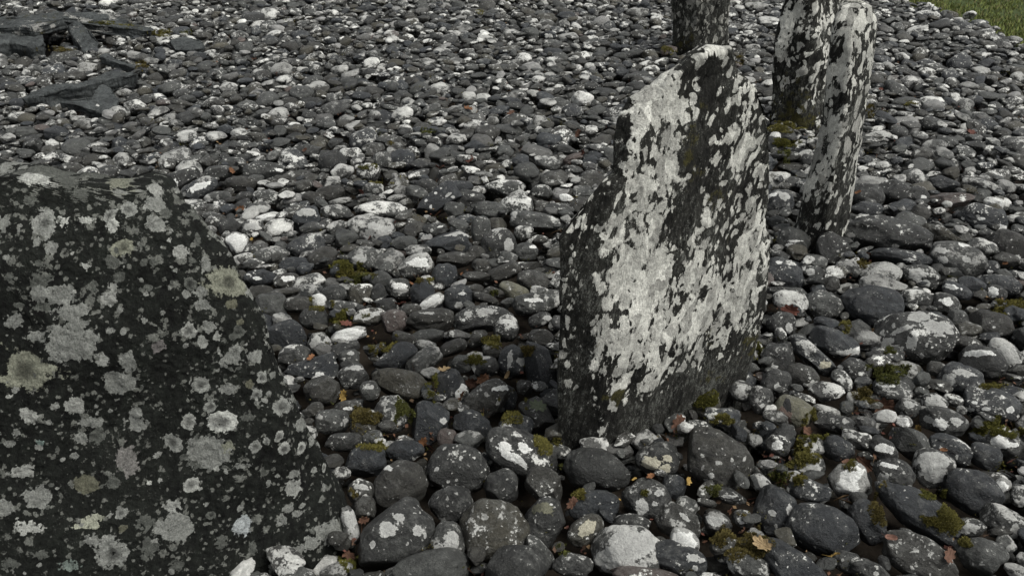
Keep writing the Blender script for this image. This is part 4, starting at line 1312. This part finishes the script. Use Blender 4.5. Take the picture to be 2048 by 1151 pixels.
PROTO = {s: [cobble_shape(s, np.random.RandomState(100 + i), 0.0 if i % 2 else 0.6, 1.25) for i in range(28)] for s in (2, 3, 4)}
AT = ['k', 'k', 'b', 'b', 'g', 'g', 'n', 'n', 'n', 'o', 'l', 'g']
AC = []
rs2 = np.random.RandomState(5)
vis = []
for idx, (x, y, z, A, B, Cc, yaw) in enumerate(auto):
    c = np.array([x, y, z]); px, py, dep = project(c[None]); px, py, dep = px[0], py[0], dep[0]
    t = AT[rs2.randint(len(AT))]
    col = np.array(TINT[t]) * 1.15 * rs2.uniform(0.7, 1.35)
    li = min(9, abs(rs2.normal(3.0, 2.6)))
    if t == 'l': li = rs2.uniform(5, 9)
    u = rs2.rand()
    if u < 0.018: col = np.array([.50, .50, .48]); t = 'w'
    elif u < 0.028: col = np.array(TINT['p']); t = 'p'
    elif u < 0.075: col = np.array([.16, .16, .15]); t = 'g'
    AC.append((t, col, li))
    inside = -30 < px < PW + 30 and -30 < py < PH + 30 and dep > 0.2
    vis.append((A * B * (FPX / dep) ** 2 if inside and z > -0.03 else 0, px, py, dep))

# is anything standing between the eye and the stone? (standing stones)
def hidden(px, py):
    return (py > 330 and px < 520) or (1100 < px < 1540 and 100 < py < 760)
order = sorted(range(len(auto)), key=lambda i: -vis[i][0])
need = 300 - len(traced)
single = []
for i in order:
    if len(single) >= need: break
    if hidden(vis[i][1], vis[i][2]) or not (20 < vis[i][1] < 2030 and 20 < vis[i][2] < 1130): continue
    single.append(i)
single = set(single)

def auto_verts(i, sub):
    x, y, z, A, B, Cc, yaw = auto[i]
    S, F = PROTO[sub][i % 28]
    r = np.random.RandomState(i)
    tx, ty = r.normal(0, 0.16, 2)
    P = S[:, [0, 1, 2]] * np.array([A, B, Cc])
    # small tilt
    ct, st = math.cos(tx), math.sin(tx)
    P = np.stack([P[:, 0], P[:, 1] * ct - P[:, 2] * st, P[:, 1] * st + P[:, 2] * ct], 1)
    ct, st = math.cos(ty), math.sin(ty)
    P = np.stack([P[:, 0] * ct + P[:, 2] * st, P[:, 1], -P[:, 0] * st + P[:, 2] * ct], 1)
    L = P.copy()
    cyw, syw = math.cos(yaw), math.sin(yaw)
    P = np.stack([P[:, 0] * cyw - P[:, 1] * syw, P[:, 0] * syw + P[:, 1] * cyw, P[:, 2]], 1) + np.array([x, y, z])
    return P, F, L

VV, FFs, TT, LL = [], [], [], []
nv = 0
for i in range(len(auto)):
    t, col, li = AC[i]
    if i in single:
        P, F, L = auto_verts(i, 4)
        N = vnormals(P, F)
        o = finish_cobble(P, F, N, col, li, [])
        _, px, py, dep = vis[i]
        THINGS.append([o, px, py, look_words(t, 2 * auto[i][3] * FPX / dep, 2 * auto[i][5] * FPX / dep, li, '', [], dep), None, vis[i][0]])
        continue
    dep = vis[i][3]
    sub = 3 if dep < 4.4 else 2
    P, F, L = auto_verts(i, sub)
    VV.append(P); FFs.append(F + nv); nv += len(P)
    TT.append(np.concatenate([np.tile(col, (len(P), 1)), np.full((len(P), 1), li / 9.0)], 1))
    LL.append(L + np.random.RandomState(i + 7).uniform(-40, 40, 3))
V = np.concatenate(VV)
n = len(V)
me = np_mesh('cobble_bed', V, np.concatenate(FFs), {'tint': ('FLOAT_COLOR', np.concatenate(TT)), 'lpos': ('FLOAT_VECTOR', np.concatenate(LL)),
     'lich': ('FLOAT', np.full(n, -1.0)), 'lcol': ('FLOAT_COLOR', np.full((n, 4), .3))})
bed = obj('cobble_bed', me, MAT_COB)
tag(bed, 'wide bed of grey water-worn cobbles spotted with pale lichen between the standing stones', 'cobbles', kind='stuff')
del VV, FFs, TT, LL, V
print('bed verts', n)

# ------------------------------------------------------------------ ground sheets and lawn
def sheet(name, x0, x1, y0, y1, z, nx, ny, mat, amp=0.0):
    xs = np.linspace(x0, x1, nx); ys = np.linspace(y0, y1, ny)
    X, Y = np.meshgrid(xs, ys)
    P = np.stack([X.ravel(), Y.ravel(), np.full(X.size, z)], 1)
    P[:, 2] += amp * fbm(P, 1.3, 3, 2)
    if name == 'soil':
        P[:, 2] -= 0.25 * np.clip((P[:, 0] - np.array([lawn_edge(y) for y in P[:, 1]]) - 0.02) * 6, 0, 1)
    i = np.arange(ny - 1)[:, None] * nx; j = np.arange(nx - 1)[None, :]
    a = i + j
    F = np.stack([a, a + 1, a + 1 + nx, a + nx], -1).reshape(-1, 4)
    o = obj(name, np_mesh(name, P, F), mat)
    o['kind'] = 'structure'
    return o
sheet('ground', -150, 150, -150, 150, -0.20, 60, 60, MAT_GRASSG)
o = sheet('soil', -7, 5.2, -1.5, 11, GROUND_Z, 120, 120, MAT_SOIL, 0.006)
# turf apron rising to the rim on the right
ny, nx = 160, 60
ys = np.linspace(-1.0, 14, ny)
P = []
for y in ys:
    e = lawn_edge(y)
    for k in range(nx):
        s = k / (nx - 1)
        x = e - 0.12 + s * s * 14
        P.append((x, y, -0.045 - 0.08 * min(1, s * 3)))
P = np.array(P); P[:, 2] += 0.012 * fbm(P, 4, 3, 3)
i = np.arange(ny - 1)[:, None] * nx; j = np.arange(nx - 1)[None, :]; a = i + j
F = np.stack([a, a + 1, a + 1 + nx, a + nx], -1).reshape(-1, 4)
lawn = obj('lawn', np_mesh('lawn', P, F), MAT_GRASSG); lawn['kind'] = 'structure'

rs = np.random.RandomState(9)
V, F, T = [], [], []
NBLD = 42000
gy_ = rs.uniform(5.2, 10.5, NBLD)
gx_ = np.array([lawn_edge(y) for y in gy_]) - 0.05 + rs.rand(NBLD) ** 1.4 * 3.2
for kx, ky in zip(gx_, gy_):
    s_ = min(1, math.sqrt(max(0, (kx - lawn_edge(ky) + 0.12)) / 14) * 3)
    z = -0.04 - 0.10 * s_
    a = rs.uniform(0, 6.283); hgt = rs.uniform(.015, .042); wd = rs.uniform(.003, .006)
    lx, ly = math.cos(a) * hgt * rs.uniform(.2, .9), math.sin(a) * hgt * rs.uniform(.2, .9)
    dx, dy = -math.sin(a) * wd, math.cos(a) * wd
    b = len(V)
    V += [(kx - dx, ky - dy, z - .005), (kx + dx, ky + dy, z - .005), (kx + dx * .7 + lx * .4, ky + dy * .7 + ly * .4, z + hgt * .6), (kx + lx, ky + ly, z + hgt)]
    F += [(b, b + 1, b + 2), (b, b + 2, b + 3)]
    g = rs.uniform(.75, 1.3)
    c = (.13 * g, .155 * g, .042 * g) if rs.rand() > .25 else (.13 * g, .12 * g, .05 * g)
    T += [c + (1,)] * 4
gr = obj('grass', np_mesh('grass', np.array(V), np.array(F), {'tint': ('FLOAT_COLOR', np.array(T))}), MAT_BLADE)
tag(gr, 'short green grass beyond the rim of the cobbles, top right corner', 'grass', kind='stuff')

# ------------------------------------------------------------------ moss
MOSS = [(690, 636, 26, 14), (752, 676, 34, 36), (740, 640, 18, 10), (1056, 700, 14, 10), (1010, 818, 46, 26), (866, 775, 12, 26), (745, 888, 26, 15), (806, 826, 18, 36), (728, 835, 30, 20), (1092, 888, 24, 18), (1407, 804, 30, 27),
        (1156, 988, 16, 10), (1127, 1085, 12, 26), (1490, 1080, 46, 42), (1606, 908, 34, 28), (1621, 872, 30, 12), (1597, 955, 16, 13), (1558, 950, 16, 16), (1762, 1015, 20, 40), (1895, 1040, 26, 30), (1868, 984, 30, 14), (1860, 1045, 30, 14), (1776, 746, 40, 20),
        (1732, 788, 26, 18), (1621, 844, 15, 22), (2000, 856, 48, 20), (2022, 608, 36, 18), (2040, 630, 16, 14), (1727, 525, 14, 10), (1690, 652, 12, 12), (690, 530, 40, 12), (705, 545, 40, 10), (720, 555, 26, 12),
        (284, 130, 14, 12), (230, 54, 34, 7), (205, 48, 24, 6), (320, 66, 26, 7), (375, 64, 12, 5), (100, 98, 40, 6), (1588, 248, 56, 16), (1572, 288, 26, 12), (1560, 232, 20, 20), (1570, 310, 12, 20), (1480, 120, 10, 10), (1445, 838, 20, 12), (1515, 700, 14, 20),
        (640, 608, 26, 12), (990, 585, 10, 6), (1740, 220, 10, 14), (985, 680, 18, 18), (950, 720, 20, 12), (1980, 770, 20, 8), (855, 262, 16, 6), (780, 285, 8, 4), (960, 24, 8, 5), (740, 335, 18, 6), (762, 363, 20, 5), (1780, 700, 10, 8), (840, 560, 8, 6), (1340, 100, 18, 8),
        (700, 1125, 20, 14), (1700, 930, 14, 10), (1120, 930, 14, 8), (700, 985, 14, 8), (1820, 205, 18, 6), (1290, 985, 8, 6), (860, 560, 6, 6), (1425, 980, 18, 10), (1440, 1075, 18, 20), (1930, 1085, 14, 10)]
rs = np.random.RandomState(77)
pxs, pys, sc_, pid = [], [], [], []
for k, (mx, my, rx, ry) in enumerate(MOSS):
    cnt = int(min(4200, max(70, rx * ry * 4.0)))
    for _ in range(cnt):
        a = rs.uniform(0, 6.283); r = math.sqrt(rs.rand()) * (1 + 0.25 * math.sin(3 * a + k) + 0.15 * math.sin(7 * a + 2 * k))
        pxs.append(mx + rx * r * math.cos(a)); pys.append(my + ry * r * math.sin(a)); pid.append(k); sc_.append(r)
# a little moss in gaps everywhere
for _ in range(7000):
    k = rs.randint(0, 350)
    r2 = np.random.RandomState(1000 + k)
    mx, my = r2.uniform(300, 2048), r2.uniform(0, 1) ** 0.8 * 1151
    s = 3 + 9 * my / 1151
    pxs.append(mx + rs.normal() * s * 1.6); pys.append(my + rs.normal() * s * .7); pid.append(100 + k); sc_.append(0.7)
P, N = march(pxs, pys)
ix = np.clip(((P[:, 0] - HX0) / CELL).astype(int), 0, HNX - 1); iy = np.clip(((P[:, 1] - HY0) / CELL).astype(int), 0, HNY - 1)
ok = ~BLOCK[iy, ix]
V, F, T = [], [], []
for q in range(len(P)):
    if not ok[q]: continue
    if pid[q] >= 100 and P[q, 2] > 0.015: continue
    p, nn = P[q], N[q]
    dep = p[1]
    sz = rs.uniform(.0020, .0042) * (0.8 + 0.15 * dep)
    if nn[2] < 0.30: continue
    lift = max(0.0, 1 - sc_[q]) * 0.003
    c0 = p + nn * lift + rs.normal(0, .001, 3)
    g = rs.uniform(.65, 1.5); h_ = rs.rand()
    kk = pid[q] % 5
    base = [(.085, .083, .018), (.10, .090, .022), (.070, .075, .020), (.085, .070, .022), (.12, .11, .03)][kk]
    col = tuple(b_ * g for b_ in base) + (1,)
    for s in range(4):
        d1 = rs.normal(0, 1, 3); d1 = d1 + nn * 1.1; d1 /= np.linalg.norm(d1)
        d2 = np.cross(d1, rs.normal(0, 1, 3)); d2 /= np.linalg.norm(d2) + 1e-9
        b = len(V)
        V += [c0 - d2 * sz * .35 - nn * .002, c0 + d2 * sz * .35 - nn * .002, c0 + d1 * sz * 1.25]
        F.append((b, b + 1, b + 2)); T += [col] * 3
mo = obj('moss', np_mesh('moss', np.array(V), np.array(F), {'tint': ('FLOAT_COLOR', np.array(T))}), MAT_MOSS)
tag(mo, 'olive green moss cushions growing between and over the cobbles', 'moss', kind='stuff')

# ------------------------------------------------------------------ crumbs of dead leaf and twig in the gaps
rs = np.random.RandomState(55)
n_ = 16000
lx_ = rs.uniform(250, 2048, n_); ly_ = rs.uniform(0, 1, n_) ** 0.75 * 1151
cl = np.stack([lx_, ly_, np.zeros(n_)], 1)
keep = vnoise(cl, 0.012, 3.3) + 0.6 * vnoise(cl, 0.035, 8.1) > 0.05
P, N = march(lx_[keep], ly_[keep])
ix = np.clip(((P[:, 0] - HX0) / CELL).astype(int), 3, HNX - 4); iy = np.clip(((P[:, 1] - HY0) / CELL).astype(int), 3, HNY - 4)
V, F, T = [], [], []
for q in range(len(P)):
    if BLOCK[iy[q], ix[q]] or P[q, 2] > -0.002: continue
    if N[q][2] < 0.2: continue
    nn = N[q] * 0.5 + np.array([0, 0, 1.0]) + rs.normal(0, .35, 3); nn /= np.linalg.norm(nn)
    d1 = np.cross(nn, rs.normal(0, 1, 3)); d1 /= np.linalg.norm(d1); d2 = np.cross(nn, d1)
    twig = rs.rand() < 0.22
    L_ = rs.uniform(.012, .035) if twig else rs.uniform(.003, .009)
    W_ = .0009 if twig else L_ * rs.uniform(.35, .8)
    c0 = P[q] + np.array([0, 0, .002])
    b = len(V); bend = nn * L_ * rs.uniform(0, .3)
    V += [c0 - d1 * L_, c0 - d2 * W_ + bend, c0 + d1 * L_, c0 + d2 * W_ + bend]
    F.append((b, b + 1, b + 2)); F.append((b, b + 2, b + 3))
    g = rs.uniform(.5, 1.4)
    c = [(.10, .05, .03), (.075, .045, .028), (.13, .085, .045), (.09, .035, .025)][rs.randint(4)]
    T += [tuple(k * g for k in c) + (1,)] * 4
lit = obj('leaf_litter', np_mesh('leaf_litter', np.array(V), np.array(F), {'tint': ('FLOAT_COLOR', np.array(T))}), MAT_LEAF)
tag(lit, 'brown crumbs of dead leaf and thin twigs caught in gaps between cobbles', 'leaf litter', kind='stuff')

# ------------------------------------------------------------------ dead leaves
LEAVES = """
1525 1090 46 -50 tan oak | tan lobed leaf on moss near the bottom edge
1668 1115 34 35 ochre oval | yellow oval leaf between dark cobbles at the bottom right
1355 846 42 70 rust oak | rust-brown lobed leaf at the foot of the central slab
1077 813 40 -30 green oak | grey-green leaf beside the central slab's lower left edge
845 883 30 60 orange oak | bright orange curled leaf
687 789 26 80 ochre oak | yellow star-shaped leaf
926 797 30 20 brown oak | brown leaf beneath the small white lichen ball
945 766 34 -10 dark oak | dark brown crumpled leaf
966 757 30 30 brown oak |
1017 749 22 50 tan oval | tan upright leaf
888 742 28 30 tan oak |
691 649 26 0 red oak | red leaf scrap by the moss cushion
1301 956 24 80 orange oak | orange leaf above the cobble with the hourglass blotch
1371 962 28 10 ochre oak | golden frayed leaf
1269 961 14 30 ochre oval |
1783 1076 30 -30 pink oval | pinkish-brown folded leaf
1730 926 40 -40 rust oak | rust-brown leaf right of the brightest white cobble
1885 897 18 0 orange oval |
1895 1112 38 60 rust oak | rust-brown leaf litter piece near the bottom right
1838 856 22 80 ochre oak | small yellow leaf
1768 809 50 5 rust oak | long rust-brown curled leaf
1582 621 40 -15 red oak | red-brown twiggy leaf
821 569 22 -20 orange oval | small orange leaf among grey cobbles
801 610 24 -40 red oak |
921 547 12 40 orange oval |
482 418 26 10 orange oak | orange leaf right of the boulder's shoulder
463 341 20 -50 orange oak |
502 481 16 70 ochre oval |
937 219 30 -60 orange oak |
1022 228 26 50 rust oak |
1157 268 24 60 rust oak |
1165 309 34 -10 red oak | red leaf scrap left of the central slab's top
940 319 24 30 red oak |
727 383 20 -10 red oak |
1940 266 32 15 red oak |
1760 179 16 0 red oval |
622 717 20 60 orange oak |
728 1038 24 20 rust oak |
697 1110 30 -40 rust oak | rust-brown leaf at the dark boulder's lower right corner
1475 713 18 0 tan oval | small pale leaf on the mossy lower right of the central slab
1716 386 20 0 orange oval |
2010 526 16 10 orange oval |
1146 1006 30 50 rust oak | rust-brown leaf beside the blocky brown-grey cobble
1490 1065 22 -20 rust oak |
1690 925 20 30 rust oval |
1610 862 34 -20 rust oak |
1235 1000 10 0 ochre oval |
1045 300 16 10 rust oak |
610 300 14 30 rust oak |
510 118 16 -20 rust oak |
"""
LCOL = {'tan': (.30, .22, .12), 'ochre': (.30, .20, .06), 'rust': (.11, .058, .038), 'green': (.13, .15, .10), 'orange': (.20, .095, .045), 'brown': (.11, .055, .03), 'dark': (.06, .03, .02), 'red': (.12, .045, .032), 'pink': (.22, .12, .09)}
LW = {'tan': 'tan', 'ochre': 'yellow', 'rust': 'rust-brown', 'green': 'grey-green', 'orange': 'orange', 'brown': 'brown', 'dark': 'dark brown', 'red': 'red', 'pink': 'pinkish'}
LTH = []
for li_, line in enumerate(LEAVES.strip().splitlines()):
    a, lm = [p.strip() for p in line.split('|')]
    a = a.split(); px, py, sz, ang = map(float, a[:4]); colr, typ = a[4], a[5]
    P, N = march([px], [py])
    p, nn = P[0], N[0]
    if 1480 > px > 1470 and 720 > py > 705: p = at_y(px, py, 2.02); nn = np.array([-.3, -.7, .6])
    dep = (p - CAM) @ AX_F
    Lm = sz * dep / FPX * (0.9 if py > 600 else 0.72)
    r = np.random.RandomState(500 + li_)
    # outline in local leaf coordinates, x along the leaf
    na, nr = 44, 7
    V, F = [], []
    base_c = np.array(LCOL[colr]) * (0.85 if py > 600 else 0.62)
    T = []
    cup = r.uniform(.25, .55); tw = r.uniform(-.5, .5)
    ths = np.linspace(0, 2 * math.pi, na, endpoint=False)
    for k in range(nr + 1):
        f = k / nr
        for th in ths:
            x = math.cos(th); y = math.sin(th) * (0.46 if typ == 'oval' else 0.60)
            ph = math.acos(max(-1, min(1, x)))
            lob = 1.0
            if typ == 'oak': lob = 1 + 0.22 * math.cos(8.5 * ph + r.uniform(-.1, .1)) * (abs(math.sin(th)) ** .5) + 0.05 * r.normal()
            else: lob = 1 - 0.12 * abs(math.cos(th)) ** 6 + 0.02 * r.normal()
            X, Y = x * f * lob, y * f * lob
            Z = cup * (Y * Y * 1.3 + 0.35 * X * X) + 0.18 * math.sin(X * 3 + tw) * f + 0.25 * tw * X * Y + 0.05 * r.normal() * f - 0.04 * math.exp(-(Y / .05) ** 2)
            V.append((X, Y, Z))
            vein = 1 - 0.25 * math.exp(-(Y / .04) ** 2) if k else 1
            T.append(tuple(base_c * vein * r.uniform(.8, 1.2)) + (1,))
    for k in range(nr):
        for j in range(na):
            F.append((k * na + j, k * na + (j + 1) % na, (k + 1) * na + (j + 1) % na, (k + 1) * na + j))
    V = np.array(V); T = np.array(T)
    n0 = len(V)
    V2 = V.copy(); V2[:, 2] -= 0.02
    Fb = [(a_ + n0, d_ + n0, c_ + n0, b_ + n0) for (a_, b_, c_, d_) in F]
    V = np.concatenate([V, V2]); T = np.concatenate([T, T * .9]); F = F + Fb
    # petiole
    st = len(V); seg = 8
    for k in range(seg + 1):
        s = k / seg; x = -1 + .1 - s * .55
        for q in range(6):
            th = q * math.pi / 3
            V = np.vstack([V, [[x, 0.18 * s * s + .022 * math.cos(th), .05 + .12 * s + .022 * math.sin(th)]]])
            T = np.vstack([T, [list(base_c * .7) + [1]]])
    for k in range(seg):
        for q in range(6):
            F.append((st + k * 6 + q, st + k * 6 + (q + 1) % 6, st + (k + 1) * 6 + (q + 1) % 6, st + (k + 1) * 6 + q))
    V = V * (Lm / 2)
    # frame: leaf lies on the surface and is turned a little to the sky in front
    up = nn + np.array([0, -.35, .5]) + r.normal(0, .2, 3); up /= np.linalg.norm(up)
    a_ = math.radians(ang)
    ex = AX_R * math.cos(a_) + AX_U * math.sin(a_); ex -= up * (ex @ up); ex /= np.linalg.norm(ex)
    ey = np.cross(up, ex)
    Wd = V[:, :1] * ex + V[:, 1:2] * ey + V[:, 2:3] * up
    org = p + up * 0.006
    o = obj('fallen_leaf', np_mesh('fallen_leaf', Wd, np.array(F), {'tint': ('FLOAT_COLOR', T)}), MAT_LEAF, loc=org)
    LTH.append([o, px, py, f"{'small ' if sz < 20 else ''}{LW[colr]} {'oval' if typ == 'oval' else 'crumpled'} leaf", lm or None, sz])

# ------------------------------------------------------------------ labels: look + nearest thing one can find
LM = [(x[4], x[1], x[2]) for x in THINGS if x[4]] + [
    ('leaning pillar', 1690, 300), ('leaning pillar foot', 1640, 500), ('central slab top', 1440, 100), ('central slab foot', 1200, 900), ("central slab's lower right corner", 1500, 720),
    ("dark boulder's shoulder", 400, 400), ('mossy stone behind the pillar', 1590, 220), ('farthest standing stone', 1400, 70)]
def rel(px, py, lx, ly):
    dx, dy = px - lx, py - ly
    if abs(dx) > 1.6 * abs(dy): return 'left of' if dx < 0 else 'right of'
    if abs(dy) > 1.6 * abs(dx): return 'behind' if dy < 0 else 'in front of'
    return ('behind left of' if dx < 0 else 'behind right of') if dy < 0 else ('front left of' if dx < 0 else 'front right of')
used = set()
def short(s):
    return s
def assign(lst, cat, group):
    for T_ in lst:
        if T_[4]:
            lab = T_[4]
            near = sorted([l for l in LM if l[0] != lab], key=lambda l: (l[1] - T_[1]) ** 2 + (l[2] - T_[2]) ** 2)
            if len(lab.split()) < 4:
                lab = f"{lab} {rel(T_[1], T_[2], near[0][1], near[0][2])} the {near[0][0]}"
            tag(T_[0], lab, cat, group); used.add(lab)
    for T_ in lst:
        if T_[4]: continue
        near = sorted(LM, key=lambda l: (l[1] - T_[1]) ** 2 + (l[2] - T_[2]) ** 2)[:10]
        done = None
        for l in near:
            lab = f"{T_[3]}, {rel(T_[1], T_[2], l[1], l[2])} {l[0]}"
            if len(lab.split()) <= 16 and lab not in used:
                done = lab; break
        if not done:
            done = f"{T_[3]}, {rel(T_[1], T_[2], near[0][1], near[0][2])} {near[0][0]}"
            ws_ = done.split()[:14]
            done = ' '.join(ws_)
        used.add(done)
        tag(T_[0], done, cat, group)
assign(THINGS, 'cobble', 'cobbles lying loose on the cairn')
assign(LTH, 'leaf', 'dead leaves fallen among the cobbles')
print('things', len(THINGS) + len(LTH))
